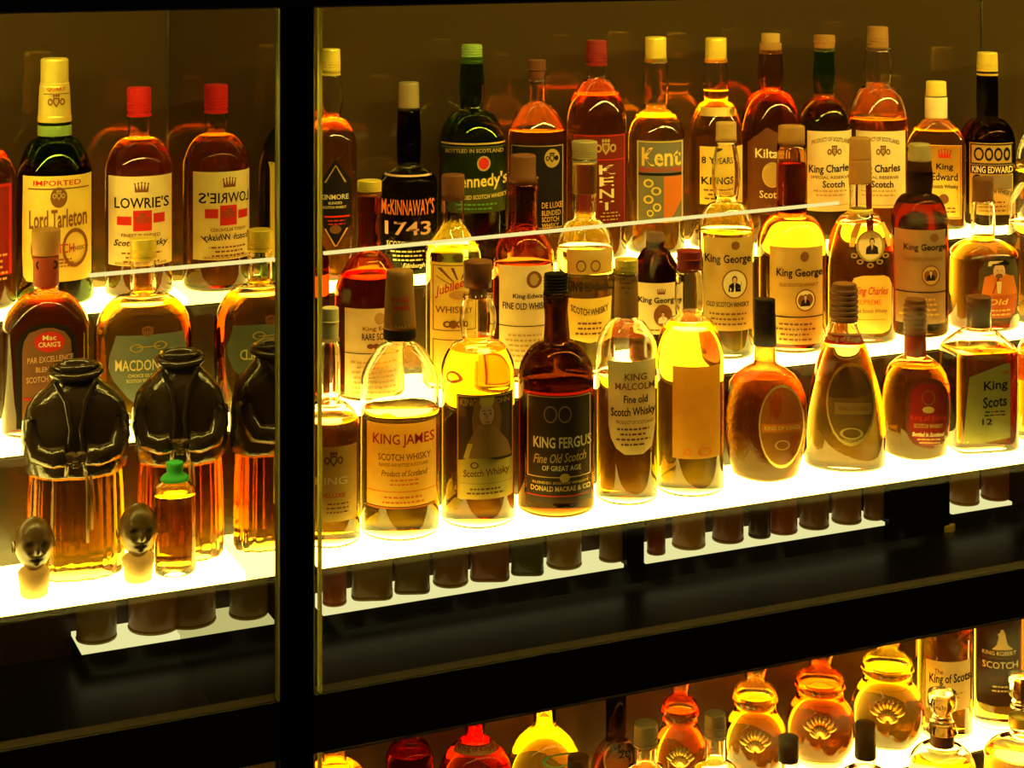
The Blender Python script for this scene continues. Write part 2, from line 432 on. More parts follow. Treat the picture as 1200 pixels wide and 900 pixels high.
        for s_ in (-1, 1): shape(b, mb, ('E', cx + s_ * w * .07, cy - w * .17, w * .03, w * .02, INKM), eps + .0003)
        shape(b, mb, ('R', cx - w * .06, cy + .02 * w, cx + w * .06, cy + .05 * w, INKM), eps + .0003)
_txt = {}
def text_mesh(txt, shear):
    k = (txt, shear)
    if k in _txt: return _txt[k]
    c = bpy.data.curves.new('t', 'FONT'); c.body = txt; g_ = txt.startswith('~'); c.body = txt.lstrip('~'); c.resolution_u = 2; c.shear = shear; c.offset = .020 if g_ else .014
    o = bpy.data.objects.new('t', c); COL.objects.link(o)
    bpy.context.view_layer.update()
    me = bpy.data.meshes.new_from_object(o.evaluated_get(bpy.context.evaluated_depsgraph_get()))
    vs = [tuple(v.co) for v in me.vertices]; fs = [tuple(p.vertices) for p in me.polygons]
    bpy.data.objects.remove(o); bpy.data.curves.remove(c); bpy.data.meshes.remove(me)
    _txt[k] = (vs, fs); return _txt[k]
INKM = ink(INK); REDM = ink(RED); GOLDM = solid(GOLD, .3, .6); WHM = ink(WHT); CRM = paper(CREAM); YLM = paper(YEL)
TANM = solid((.64, .45, .12), .45, .25, .1); BKM = ink(BLACK); BRM = ink(BRN); ORM = paper(OR); PKM = paper((.75, .45, .3)); SKIN = ink((.75, .5, .32))
DKRED = ink((.25, .02, .015)); GRN = ink((.10, .35, .05)); GREY = paper((.20, .20, .15))

def prof(hb, hn, r_, ysh, ynk, ytop, ybase, bulge=0, waist=0, base_in=.0):
    """outline in pixels (y, half width), from the base up"""
    P = [(ybase, hb * .80), (ybase - 1, hb * .90), (ybase - 3, hb * .97), (ybase - 7, hb)]
    if waist: P += [((ybase + ysh) / 2, hb * (1 - waist))]
    K = 14
    for i in range(K + 1):
        t = i / K
        a = (1 - r_) * (.5 + .5 * cos(pi * t)) + r_ * sqrt(max(0, 1 - t * t))
        P.append((ysh + (ynk - ysh) * t, hn + (hb - hn) * a))
    K = 8
    for i in range(1, K + 1):
        t = i / K
        P.append((ynk + (ytop - ynk) * t, hn * (1 + bulge * sin(pi * min(1, t * 1.15)))))
    return P
CAPS = dict(gold=solid((.90, .70, .09), .35, .35), yellow=solid((.92, .76, .14), .45, .1), red=solid((.55, .02, .02), .4), black=solid((.010, .007, .004), .4, spec=.05),
            brown=solid((.15, .055, .015), .4, spec=.2), tan=solid((.34, .17, .035), .6, bump=.4, spec=.2), cork=solid((.46, .28, .07), .8, bump=.6, spec=.2), dkred=solid((.24, .015, .012), .45, spec=.25),
            foil=solid((.90, .74, .14), .35, .35), green=solid((.25, .42, .10), .45), wood=solid((.20, .07, .02), .45, spec=.25), cream=solid(CREAM, .6),
            silver=solid((.7, .68, .5), .25, .8), dull=solid((.35, .28, .12), .5, .3), lime=solid((.08, .65, .12), .4), redneck=solid((.30, .04, .015), .5, spec=.25))
def capmesh(b, ct, cb, ht, hb, mat, style):
    """a closure between image rows ct and cb, half widths ht (top) and hb (bottom)"""
    z1 = Z_at(ct, b.d) - b.Z; z0 = Z_at(cb, b.d) - b.Z; s = b.px
    r1, r0 = ht * s, hb * s; mb = MB(); rings = [(z0, r0 * .9), (z0, r0)]; H = z1 - z0
    if style == 'screw':
        rings += [(z0 + H * .08, r0 * 1.02), (z0 + H * .10, r0 * .93), (z0 + H * .16, r0 * .93), (z0 + H * .18, r0 * 1.0)]
        for i in range(3): q = .26 + i * .1; rings += [(z0 + H * q, r0 * 1.0), (z0 + H * (q + .015), r0 * .96), (z0 + H * (q + .035), r0 * .96), (z0 + H * (q + .05), r0)]
        rings += [(z0 + H * .8, r1), (z1 - H * .05, r1)]
    elif style == 'capsule':
        rings += [(z0 + H * .08, r0), (z0 + H * .1, r0 * .97), (z0 + H * .55, r0 + (r1 - r0) * .6), (z0 + H * .57, r1 * 1.06), (z0 + H * .6, r1 * 1.06), (z0 + H * .62, r1), (z1 - H * .04, r1)]
    elif style == 'cork':
        rings += [(z0 + H * .3, (r0 + r1) / 2), (z0 + H * .34, r1), (z1 - H * .08, r1)]
    elif style == 'knob':
        rings += [(z0 + H * .1, r0), (z0 + H * .25, r0 * .85), (z0 + H * .4, r1 * .9), (z0 + H * .6, r1), (z0 + H * .85, r1 * .98)]
    elif style == 'rings':
        for i in range(6): q = .05 + i * .14; rings += [(z0 + H * q, r0 * .97), (z0 + H * (q + .03), r0 * 1.04), (z0 + H * (q + .08), r0 * 1.04), (z0 + H * (q + .11), r0 * .97)]
        rings += [(z1 - H * .1, r1)]
    else: rings += [(z0 + H * .04, r0), (z1 - H * .1, r1)]
    rings += [(z1 - H * .02, r1 * .97), (z1, r1 * .88)]
    if style == 'screw':
        sec = [(cos(2 * pi * i / 64) * (1 + .012 * (i % 2)), sin(2 * pi * i / 64) * (1 + .012 * (i % 2))) for i in range(64)]
    else: sec = section(2, 1, 32)
    loft(mb, rings, sec, mat, smooth=(style in ('knob', 'cork', 'plain')))
    return mb

def bottle(label, tier, cx, P, level, liq, gl=CLEAR, caps=(), paper_=(), print_=(), n=2, asp=1.0, yaw=0.0, dy=0.0, neck_round=None,
           name='whisky_bottle', vary=False, bump=0, bs=60, group=None, base=None, mod=None, cat='bottle', cap_print=()):
    y0, z0, yc = TIER[tier]; b = Bot(); b.Y = yc + dy; b.X = X_at(cx, b.Y); b.Z = z0
    b.d = depth(b.X, b.Y); b.px = b.d / FPX; b.n = n; b.asp = asp; b.vary = vary
    face = math.atan2(b.X, b.Y - CY)                         # towards the camera
    b.rz = -face + yaw if not (n == 2 and asp == 1) else 0.0
    b.sec = section(n, asp)
    # outline in metres, rescaled so that its foot stands on the shelf
    zf = Z_at(P[0][0], b.d)
    R = []
    zs = [Z_at(y, b.d) - z0 for y, h in P]
    top = zs[-1]; z_first = zs[0]
    for (y, h), z in zip(P, zs): R.append((z, h * b.px))
    # keep only above the shelf; set the foot exactly at 0
    foot = R[:4]; hb_m = R[3][1]
    R = [(0, foot[0][1]), (.0008, foot[1][1]), (.0028, foot[2][1]), (.0065, foot[3][1])] + [q for q in R[4:] if q[0] > .009]
    def rad(z):
        if z <= R[0][0]: return R[0][1]
        for a, c in zip(R, R[1:]):
            if z <= c[0]: return a[1] + (c[1] - a[1]) * (z - a[0]) / max(1e-9, c[0] - a[0])
        return R[-1][1]
    b.rad = rad
    b.df = b.d - hb_m * asp
    o = thing(name, label, cat, (b.X, b.Y, b.Z), b.rz, group)
    blend = None
    if not (n == 2 and asp == 1): blend = (R[-1][1] * 1.15, R[-1][1] * 1.15 + (hb_m - R[-1][1]) * .75)
    mb = MB(); gm = gl if not isinstance(gl, tuple) else glass(gl, 1.42, 0, bump, bs)
    loft(mb, R, b.sec, gm, blend=blend, mod=mod)
    zl = Z_at(level, b.d) - z0 if level else top
    wall = .0022
    if zl < top - .008:                                     # air space above the spirit
        C = [(zl, max(.001, rad(zl) - wall))]
        z = zl + .003
        while z < top - .003: C.append((z, max(.001, rad(z) - wall))); z += .004
        C.append((top - .002, max(.001, rad(top) - wall)))
        loft(mb, C, b.sec, gm, flip=True, blend=blend)
    mb.build('glass_body', o)
    if LIQ[liq]:
        C = [(.006, rad(.01) * .86), (.0075, rad(.0085) - wall * .7)]
        z = .012; ztop = min(zl, top) - .0004
        while z < ztop - .002: C.append((z, max(.001, rad(z) - wall * .7))); z += .005
        C.append((ztop, max(.001, rad(ztop) - wall * 1.02)))
        m2 = MB(); loft(m2, C, b.sec, liquid_mat(LIQ[liq]), blend=blend); m2.build('spirit', o)
    for c in caps:
        st = c[5] if len(c) > 5 else 'plain'; nm = c[6] if len(c) > 6 else 'cap'
        capmesh(b, c[0], c[1], c[2], c[3], CAPS[c[4]] if isinstance(c[4], str) else c[4], st).build(nm, o)
    par = o; e = .0004
    pars = []
    if paper_:
        groups = []
        for q, el in enumerate(paper_):
            bb = bbox(el)
            for g in groups:
                if not (bb[0] > g[1][2] or bb[2] < g[1][0] or bb[1] > g[1][3] or bb[3] < g[1][1]): g[0].append((q, el)); break
            else: groups.append(([(q, el)], bb))
        for g in groups:
            mb = MB()
            for q, el in g[0]: shape(b, mb, el, e + .00025 * q)
            ob = mb.build('label', o)
            pars.append((g[1], ob))
            if par is o: par = ob
        e += .00025 * len(paper_)
    if print_:
        sets = {}
        for q, el in enumerate(print_):
            c = centre(el); tgt = o
            for bb, ob in pars:
                if bb[0] - 3 <= c[0] <= bb[2] + 3 and bb[1] - 3 <= c[1] <= bb[3] + 3: tgt = ob; break
            shape(b, sets.setdefault(tgt, MB()), el, e + .00008 * (q + 1))
        for tgt, mb in sets.items(): mb.build('printing', tgt)
    for k_, (ep, els) in enumerate(cap_print):
        mb = MB()
        for q, el in enumerate(els): shape(b, mb, el, ep + .0001 * q)
        mb.build('neck_printing', o)
    b.o = o
    return b
def P(hb, hn, rd, ysh, ynk, ytop, ybase, bulge=0, waist=0): return prof(hb, hn, rd, ysh, ynk, ytop, ybase, bulge, waist)

# ================================================================== TOP SHELF, left bay
bottle('dark red square-shouldered bottle cut by the left edge of the picture, on the top shelf', 'top', -20, P(38, 14, .7, 210, 172, 120, 345), 180, 'red',
       caps=[(96, 124, 15, 15, 'black')], paper_=[('R', -50, 217, 14, 325, DKRED)], print_=[('F', -49, 218, 13.5, 325, 3, REDM), ('T', 'OLD', -15, 272, 28, 12, GOLDM), ('L', -30, 300, 10, 5, 7, GOLDM)])
bottle('green quart bottle with a tall cream foil neck, left on the top shelf', 'top', 64, P(44, 18, .85, 215, 160, 140, 350), 190, 'dark', (.40, .62, .24),
       caps=[(68, 142, 16, 19.5, 'foil', 'capsule', 'foil_capsule'), (146, 158, 19.5, 19.5, 'green', 'plain', 'neck_ring')],
       paper_=[('P', [(207, 27, 107), (262, 26, 107), (300, 26, 107), (325, 27, 107), (331, 31, 105)], YLM)],
       print_=[('T', 'IMPORTED', 67, 215, 56, 6, REDM), ('R', 33, 221, 104, 222.5, BRM), ('E', 69, 232, 10, 12, BRM), ('C', 69, 230, 8, GOLDM, BRM), ('T', '~Lord Tarleton', 68, 257, 68, 22, BRM, 0, .04),
               ('T', 'SCOTCH', 68, 292, 38, 11, REDM), ('T', 'WHISKY', 92, 293, 20, 5, BRM), ('L', 45, 304, 88, 3, 4, BRM), ('O', 88, 292, 15, 23, 3, BRM), ('O', 48, 292, 12, 23, 3, BRM)],
       cap_print=[(.0022, [('T', 'QUART', 66, 107, 22, 5, REDM), ('R', 51, 112, 81, 113, BRM), ('C', 66, 122, 11, BRM, GOLDM)])])
def lowries(cx, lab, grp=None):
    d = cx - 163
    return bottle(lab, 'top', cx, P(39, 13, .8, 195, 160, 130, 342), 162, 'amber',
       caps=[(102, 136, 14, 14, 'red', 'screw')], paper_=[('R', 127 + d, 207, 201 + d, 312, CRM)],
       print_=[('W', 166 + d, 220, 16, BRM), ('T', "LOWRIE'S", 166 + d, 238, 64, 13, BKM), ('R', 156 + d, 247, 178 + d, 271, REDM), ('R', 137 + d, 254, 154 + d, 264, REDM),
               ('R', 180 + d, 251, 193 + d, 262, REDM), ('C', 167 + d, 258, 9, BRM, REDM), ('T', 'FINEST BLENDED', 165 + d, 276, 46, 4, BRM), ('T', 'Scotch Whisky', 165 + d, 286, 64, 10, BKM, .3),
               ('L', 140 + d, 296, 192 + d, 3, 5, BRM), ('T', 'BLENDED AND BOTTLED IN SCOTLAND', 165 + d, 309, 60, 3, BRM)])
lowries(163, 'amber bottle with bright red screw cap and cream label with three red blocks')

# ================================================================== TOP SHELF, right bay
bottle('gold-capped bottle with black diamond label, half behind the post on the top shelf', 'top', 388, P(30, 11, .75, 170, 138, 84, 322, .3), 140, 'amber',
       caps=[(57, 88, 10.5, 11, 'gold', 'screw')], paper_=[('P', [(188, 392, 394), (212, 377, 412), (262, 377, 412), (291, 393, 395)], BKM)],
       print_=[('P', [(194, 393, 394), (214, 380, 382)], GOLDM), ('P', [(194, 393, 394), (214, 404, 406)], GOLDM), ('T', 'KINMORE', 392, 231, 33, 6, CRM), ('T', 'BLENDED', 393, 238, 16, 3, CRM), ('T', 'SCOTCH WHISKY', 392, 243, 28, 3, CRM),
               ('R', 380, 253, 410, 255, REDM), ('L', 381, 258, 408, 2, 4, REDM), ('E', 393, 269, 7, 5, BRM), ('P', [(268, 380, 382), (289, 392, 394)], GOLDM), ('P', [(268, 406, 408), (289, 393, 395)], GOLDM)])
bottle('dark smoky glass bottle with lettering printed straight on it, year 1743', 'top', 479, P(33, 13, .9, 213, 196, 126, 326, .1), 196, 'none', (.26, .25, .18),
       caps=[(96, 129, 12, 12.5, 'dull', 'plain')],
       print_=[('R', 450, 206, 506, 208, SKIN), ('T', "McKINNAWAY'S", 478, 243, 62, 19, ORM), ('T', '1743', 478, 268, 54, 16, PKM), ('T', 'SCOTCH WHISKY', 479, 286, 52, 6, CRM), ('L', 456, 294, 500, 3, 5, CRM), ('T', 'Edinburgh', 485, 312, 26, 7, CRM, .3)])
bottle('wide dark green bottle with yellow gothic name and red seal on its label', 'top', 553, P(40, 13, .95, 178, 128, 66, 292, .15), 180, 'dark', (.50, .66, .24),
       caps=[(52, 74, 12, 12, 'green', 'rings', 'black_screw_cap')],
       paper_=[('R', 517, 172, 592, 250, solid((.05, .06, .012), .5))],
       print_=[('A', 'BOTTLED IN SCOTLAND', 556, 177, 68, 4.5, 1, GOLDM), ('E', 567, 192, 8, 9, REDM), ('O', 567, 192, 8, 9, 2, GOLDM), ('T', '~Kennedy\'s', 562, 214, 66, 20, YLM, 0, .05), ('T', 'BLENDED SCOTCH WHISKY', 563, 231, 62, 5, YLM, 0, .04),
               ('L', 535, 239, 585, 2, 5, GRN), ('R', 517, 168, 592, 170, GOLDM)])
bottle('black-labelled bottle with thin dark cap, between the green bottle and the red-capped one', 'top', 629, P(34, 10, .75, 160, 120, 92, 285), 152, 'amber',
       caps=[(70, 98, 11, 8, 'brown', 'capsule')], paper_=[('R', 598, 170, 661, 268, BKM)],
       print_=[('F', 599, 171, 660, 268, 1, GOLDM), ('E', 647, 186, 9, 11, GOLDM), ('C', 647, 186, 8, BKM, GOLDM), ('T', 'E', 626, 214, 10, 14, GOLDM), ('T', 'DE LUXE', 647, 241, 24, 7, GOLDM), ('T', 'BLENDED', 646, 250, 22, 6, GOLDM),
               ('T', 'SCOTCH', 645, 257.5, 20, 6, GOLDM), ('T', 'WHISKY', 645, 264.5, 20, 5, GOLDM)])
bottle('amber bottle with dark red cap and maroon label reading down in big letters', 'top', 699, P(35, 11, .7, 140, 92, 72, 292, .0), 110, 'orange',
       caps=[(47, 77, 12, 12.5, 'dkred', 'screw')], paper_=[('R', 672, 158, 733, 264, ink((.16, .02, .012)))],
       print_=[('F', 673, 159, 732, 264, .8, REDM), ('C', 710, 174, 13, GOLDM, BRM), ('R', 674, 187, 732, 188, REDM), ('T', 'K', 712, 199, 20, 11, CRM), ('T', 'E', 711, 213, 17, 11, CRM), ('T', 'N', 711, 227, 17, 11, CRM),
               ('T', 'T', 711, 241, 17, 11, CRM), ('L', 702, 249, 728, 3, 4, GOLDM)])
bottle('gold-capped bottle with grey thistle label bearing an orange quarter shield', 'top', 768.5, P(33.5, 13.5, .75, 160, 128, 68, 288, .12), 136, 'gold',
       caps=[(43, 73, 12.5, 12.5, 'gold', 'plain')], paper_=[('R', 746, 165, 801, 261, GREY)],
       print_=[('T', '~Kent', 775, 184, 46, 22, YLM), ('T', 'BLENDED SCOTCH WHISKY', 775, 199, 50, 5, REDM), ('R', 748, 203, 801, 206, BKM), ('P', [(207, 778, 800), (235, 778, 799), (252, 778, 790), (262, 778, 780)], ORM),
               ('O', 760, 215, 6, 5, 2, YLM), ('O', 769, 224, 6, 5, 2, YLM), ('O', 760, 234, 6, 5, 2, YLM), ('O', 770, 243, 5, 5, 2, YLM), ('F', 747, 166, 800, 261, 1, YLM), ('O', 762, 250, 4, 4, 1.5, YLM)])
bottle('slim gold-capped bottle with yellow label behind the cork-stoppered one', 'top', 839, P(31, 13.5, .8, 158, 118, 68, 280, .1), 106, 'gold',
       caps=[(44, 73, 12.5, 12.5, 'gold', 'plain')], paper_=[('R', 820, 172, 870, 240, YLM), ('R', 821, 127, 861, 137, TANM)],
       print_=[('T', '8 YEARS', 843, 188, 42, 8, BKM), ('T', 'KINGS', 843, 212, 42, 9, BKM), ('L', 824, 222, 866, 3, 5, BRM)])
bottle('rounded brown bottle with cork and a pale oval, left of the two cream-labelled ones', 'top', 903, P(36, 13.5, .95, 165, 106, 58, 274, .12), 108, 'amber', (.92, .78, .6),
       caps=[(39, 50, 11, 11, 'cork'), (50, 63, 13, 12.5, 'tan', 'plain', 'neck_band')], paper_=[('P', [(150, 898, 900), (168, 876, 934), (238, 876, 934), (252, 882, 930)], ink((.14, .05, .02)))],
       print_=[('T', '~Kiltarn', 905, 180, 40, 11, CRM), ('E', 905, 205, 11, 14, TANM), ('O', 905, 205, 12, 15, 1.2, GOLDM), ('T', 'Scotch', 905, 228, 30, 9, CRM), ('T', '86', 905, 242, 10, 6, BRM)])
def kcharles(cx, d, lab, gl, liq, cap, P_):
    return bottle(lab, 'top', cx, P_, 138 if d else 112, liq, gl, caps=cap,
       paper_=[('R', 946 + d, 154, 1000 + d * 1.0 + (4 if d else 0), 248 - (4 if d else 0), CRM)],
       print_=[('A', 'PRODUCT OF SCOTLAND', 974 + d, 163, 46, 5, 5, BRM), ('C', 978 + d, 178, 9, BRM, GOLDM), ('T', '~King Charles', 973 + d, 199, 50, 12, BKM, 0, .04), ('T', 'SPECIAL RESERVE', 973 + d, 208, 46, 3.4, BRM),
               ('T', '~Scotch', 977 + d, 216, 26, 8, BKM), ('L', 950 + d, 223, 996 + d, 2, 5, TANM), ('R', 949 + d, 240, 998 + d, 240.8, TANM)])
kcharles(966, 0, 'green glass bottle with cream crested label and small tan cap', (.52, .78, .30), 'red', [(41, 60, 12.5, 12, 'tan', 'capsule')], P(31, 12, .9, 150, 115, 56, 262, .1))
kcharles(1028.5, 57, 'tall amber bottle with cream crested label and copper cap, tallest on the top shelf', CLEAR, 'orange', [(31, 60, 12, 12.5, 'tan', 'screw')], P(34.5, 15, .9, 145, 100, 56, 256, .12))
bottle('squat amber bottle with yellow crowned label and cream cap', 'top', 1097, P(34, 12.5, .6, 172, 138, 112, 262), 152, 'amber', n=4, asp=.62,
       caps=[(95, 113, 11.5, 12, 'yellow'), (113, 138, 13, 13, 'cream', 'plain', 'neck_label')], paper_=[('R', 1089, 170, 1127, 256, YLM)],
       print_=[('W', 1107, 180, 14, REDM), ('T', '~King', 1107, 196, 20, 9, BKM), ('T', '~Edward', 1107, 207, 31, 9, BKM), ('T', '~Scotch Whisky', 1107, 219, 32, 6, BKM), ('E', 1106, 233, 6, 6, BRM), ('L', 1092, 243, 1123, 2, 4, BRM), ('F', 1090, 171, 1126, 255, .7, REDM)])
bottle('black bottle with brass cap and grey-and-cream engraved label, right on the top shelf', 'top', 1157, P(32, 12, .9, 165, 138, 82, 260, .05), 140, 'dark', (.18, .12, .08),
       caps=[(61, 88, 11.5, 12, 'gold', 'screw')], paper_=[('R', 1136, 168, 1187, 252, TANM)],
       print_=[('F', 1137, 169, 1187, 193, 1.5, BKM), ('O', 1147, 181, 6, 8, 2, BKM), ('O', 1159, 181, 5, 8, 2, BKM), ('O', 1170, 181, 5, 8, 2, BKM), ('O', 1180, 181, 4, 8, 2, BKM), ('R', 1137, 194, 1187, 204, BKM),
               ('T', '~KING EDWARD', 1163, 199, 48, 8, CRM), ('R', 1152, 206, 1186, 222, ink((.2, .16, .1))), ('A', 'SCOTCH WHISKY', 1168, 224, 36, 6, 5, BKM), ('O', 1145, 212, 6, 7, 2, BKM), ('L', 1142, 236, 1182, 3, 5, BRM)])
bottle('clear bottle cut by the right edge, last on the top shelf', 'top', 1221, P(31, 12, .9, 190, 150, 90, 255), 200, 'gold', caps=[(70, 96, 12, 12, 'gold', 'screw')])

# ================================================================== MIDDLE SHELF, left bay
bottle('dark red square bottle with arched brown label and square stopper, left on the middle shelf', 'middle', 54, P(50, 14.5, .75, 385, 342, 296, 507), 347, 'red', n=3.4, asp=.8,
       caps=[(268, 298, 16.5, 15.5, 'tan', 'cork', 'stopper'), (298, 334, 14.8, 14.8, 'redneck', 'plain', 'neck_label')],
       paper_=[('P', [(380, 50, 60), (384, 34, 78), (392, 24, 86), (405, 19, 90), (502, 19, 90)], BKM), ('P', [(385, 50, 62), (390, 34, 76), (400, 28, 83), (412, 26, 84), (500, 26, 84)], solid((.22, .09, .04), .5))],
       print_=[('E', 58, 401, 18, 12, REDM), ('T', 'Mac', 58, 396, 16, 6, CRM), ('T', "CRAIG'S", 58, 404, 26, 6, CRM), ('T', 'PAR EXCELLENCE', 59, 421, 54, 7, PKM, 0, .05), ('T', 'BLENDED', 57, 433, 30, 6, PKM), ('T', 'SCOTCH WHISKY', 57, 444, 52, 7, PKM, 0, .04), ('R', 27, 466, 84, 468, REDM), ('L', 34, 475, 78, 3, 6, PKM)],
       cap_print=[(.0012, [('C', 55, 316, 14, BKM, REDM)])])
bottle('wide flask bottle with heart-shaped grey label behind the robed figures', 'middle', 168, P(57, 14, .95, 392, 342, 300, 508, .1), 354, 'gold', n=2, asp=.62, yaw=.12,
       caps=[(278, 304, 15, 15, 'gold', 'screw')],
       paper_=[('P', [(393, 136, 215), (400, 134, 216), (418, 128, 220), (432, 127, 219), (445, 132, 215), (466, 150, 198), (480, 168, 172)], solid((.16, .20, .17), .5))],
       print_=[('O', 173, 389, 7, 6, 2, BRM), ('W', 173, 388, 12, BRM), ('O', 160, 408, 8, 5, 1.5, GOLDM), ('O', 188, 406, 8, 5, 1.5, GOLDM), ('R', 160, 406, 188, 407.5, GOLDM), ('T', 'MACDONALD', 172, 428, 74, 13, CRM), ('T', 'CHOICE OLD', 165, 440, 30, 4, CRM), ('T', 'SCOTCH WHISKY', 166, 446, 36, 4, CRM)])

# ================================================================== MIDDLE SHELF, right bay
bottle('dark sliver of a bottle hidden behind the black post on the middle shelf', 'middle', 361, P(25, 12, .8, 310, 285, 240, 478), 320, 'red', (.5, .2, .08), caps=[(220, 245, 12, 12, 'black')])
bottle('long-necked dark red bottle with gold cap and cream label, first on the middle shelf', 'middle', 433, P(41, 14.5, .6, 345, 296, 224, 482, -.1), 322, 'red', (.80, .50, .20),
       caps=[(211, 229, 14, 14, 'gold', 'screw')], paper_=[('R', 404, 362, 472, 474, CRM)],
       print_=[('E', 445, 374, 6, 7, TANM), ('T', 'King Edward', 448, 386, 46, 6, BRM), ('T', 'RARE SCOTCH', 446, 395, 44, 8, BKM), ('E', 434, 406, 4, 3, BRM), ('E', 441, 406, 4, 3, BRM), ('E', 448, 406, 4, 3, BRM), ('R', 404, 414, 472, 415, BKM), ('L', 410, 424, 466, 7, 6, TANM)])
bottle('pale gold bottle with rising-sun label and brown cap on the middle shelf', 'middle', 531, P(32.5, 13.5, .35, 296, 262, 228, 462), 288, 'pale',
       caps=[(204, 234, 13.5, 13, 'brown', 'plain')], paper_=[('R', 504, 308, 560, 450, YLM)],
       print_=[('F', 507, 311, 557, 388, 1, BRM), ('F', 507, 398, 557, 448, 1, BRM), ('P', [(314, 512, 517), (330, 530, 532)], BRM), ('P', [(314, 528, 532), (328, 535, 537)], BRM), ('P', [(314, 545, 549), (328, 540, 541)], BRM), ('P', [(324, 510, 512), (334, 528, 530)], BRM),
               ('T', 'Jubilee', 527, 338, 34, 14, REDM, .1, .35), ('E', 538, 346, 12, 5, TANM), ('T', 'WHISKY', 531, 363, 42, 8, BRM), ('O', 524, 380, 5, 4, 2, BRM), ('E', 531, 380, 5, 5, BRM), ('O', 539, 380, 5, 4, 2, BRM)])
bottle('brown-necked bottle with cream label and round medal, left of the black-capped dark bottle', 'middle', 613, P(36, 18, .8, 300, 270, 214, 446, -.08), 310, 'red', (.85, .55, .3),
       caps=[(181, 216, 15, 17, 'brown', 'cork')], paper_=[('R', 585, 312, 646, 432, CRM)],
       print_=[('E', 626, 328, 9, 10, BRM), ('E', 626, 328, 5, 7, TANM), ('T', 'King Edward', 622, 348, 42, 7, BKM), ('T', 'FINE OLD WHISKY', 617, 359, 56, 8, BKM), ('R', 585, 382, 646, 383, BKM), ('L', 590, 392, 640, 6, 6, TANM)])
bottle('clear bottle of pale gold with knobbly shoulders and blackletter ring, right of the medal label', 'middle', 685, P(33.5, 14, .9, 290, 256, 184, 424), 291, 'pale',
       caps=[(165, 190, 15, 14.5, 'dull', 'screw'), (190, 226, 14.6, 14.6, glass((.8, .75, .5), 1.3, .3), 'plain', 'neck_label')],
       paper_=[('P', [(293, 664, 717), (320, 664, 717), (322, 664, 717)], TANM), ('P', [(350, 664, 717), (398, 668, 714), (402, 690, 692)], YLM)],
       print_=[('O', 681, 312, 6, 7, 1.5, BRM), ('O', 698, 312, 6, 7, 1.5, BRM), ('T', '~KING EDWARD', 692, 336, 56, 12, BKM), ('A', 'SCOTCH WHISKY', 691, 366, 44, 8, -5, BKM), ('L', 674, 378, 708, 3, 6, BRM)])
bottle('short dark brown bottle with cream crowned label, behind the red-brown stopper', 'middle', 768, P(30, 11, .55, 325, 290, 282, 420), 300, 'dark', (.4, .18, .08),
       caps=[(272, 288, 10, 11, 'brown')], paper_=[('R', 744, 332, 796, 392, CRM)],
       print_=[('W', 775, 342, 9, BRM), ('T', '~King George', 771, 353, 46, 9, BKM), ('E', 777, 370, 11, 13, BRM), ('H', 777, 370, 9, WHM, SKIN), ('L', 748, 386, 792, 1, 4, BRM)])
bottle('clear bottle with cork, pale gold spirit and gold label with round portrait', 'middle', 851, P(32, 12.5, .95, 268, 236, 164, 416, .35), 270, 'pale',
       caps=[(143, 166, 12, 12.5, 'cork', 'cork')], paper_=[('R', 824, 279, 882, 388, TANM)],
       print_=[('E', 862, 288, 5, 5, BRM), ('T', '~King George', 853, 305, 54, 13, BKM), ('E', 861, 333, 15, 17, BRM), ('E', 861, 333, 13.5, 15.5, CRM), ('H', 861, 330, 12, BKM, SKIN), ('T', 'OLD SCOTCH WHISKY', 853, 357, 50, 6, BKM), ('L', 828, 367, 878, 3, 6, BRM)])
bottle('peach-coloured bottle with red-brown neck and gold portrait label', 'middle', 927.5, P(40, 17, .9, 285, 252, 168, 413, .05), 253, 'peach', (.97, .82, .6),
       caps=[(147, 172, 15.5, 15, 'tan', 'cork'), (190, 248, 17.2, 17.4, glass((.45, .12, .05), 1.35, .12), 'plain', 'neck_sleeve')], paper_=[('R', 902, 290, 964, 404, TANM)],
       print_=[('E', 943, 301, 5, 6, BRM), ('T', '~King George', 937, 321, 54, 12, BKM), ('T', 'OLD SCOTCH WHISKY', 936, 334, 46, 4, BRM), ('E', 944, 352, 12, 13, BRM), ('E', 944, 352, 10.5, 11.5, CRM), ('H', 944, 350, 9, BKM, SKIN), ('R', 902, 371, 964, 372.4, BKM), ('L', 906, 379, 958, 4, 6, BRM)])
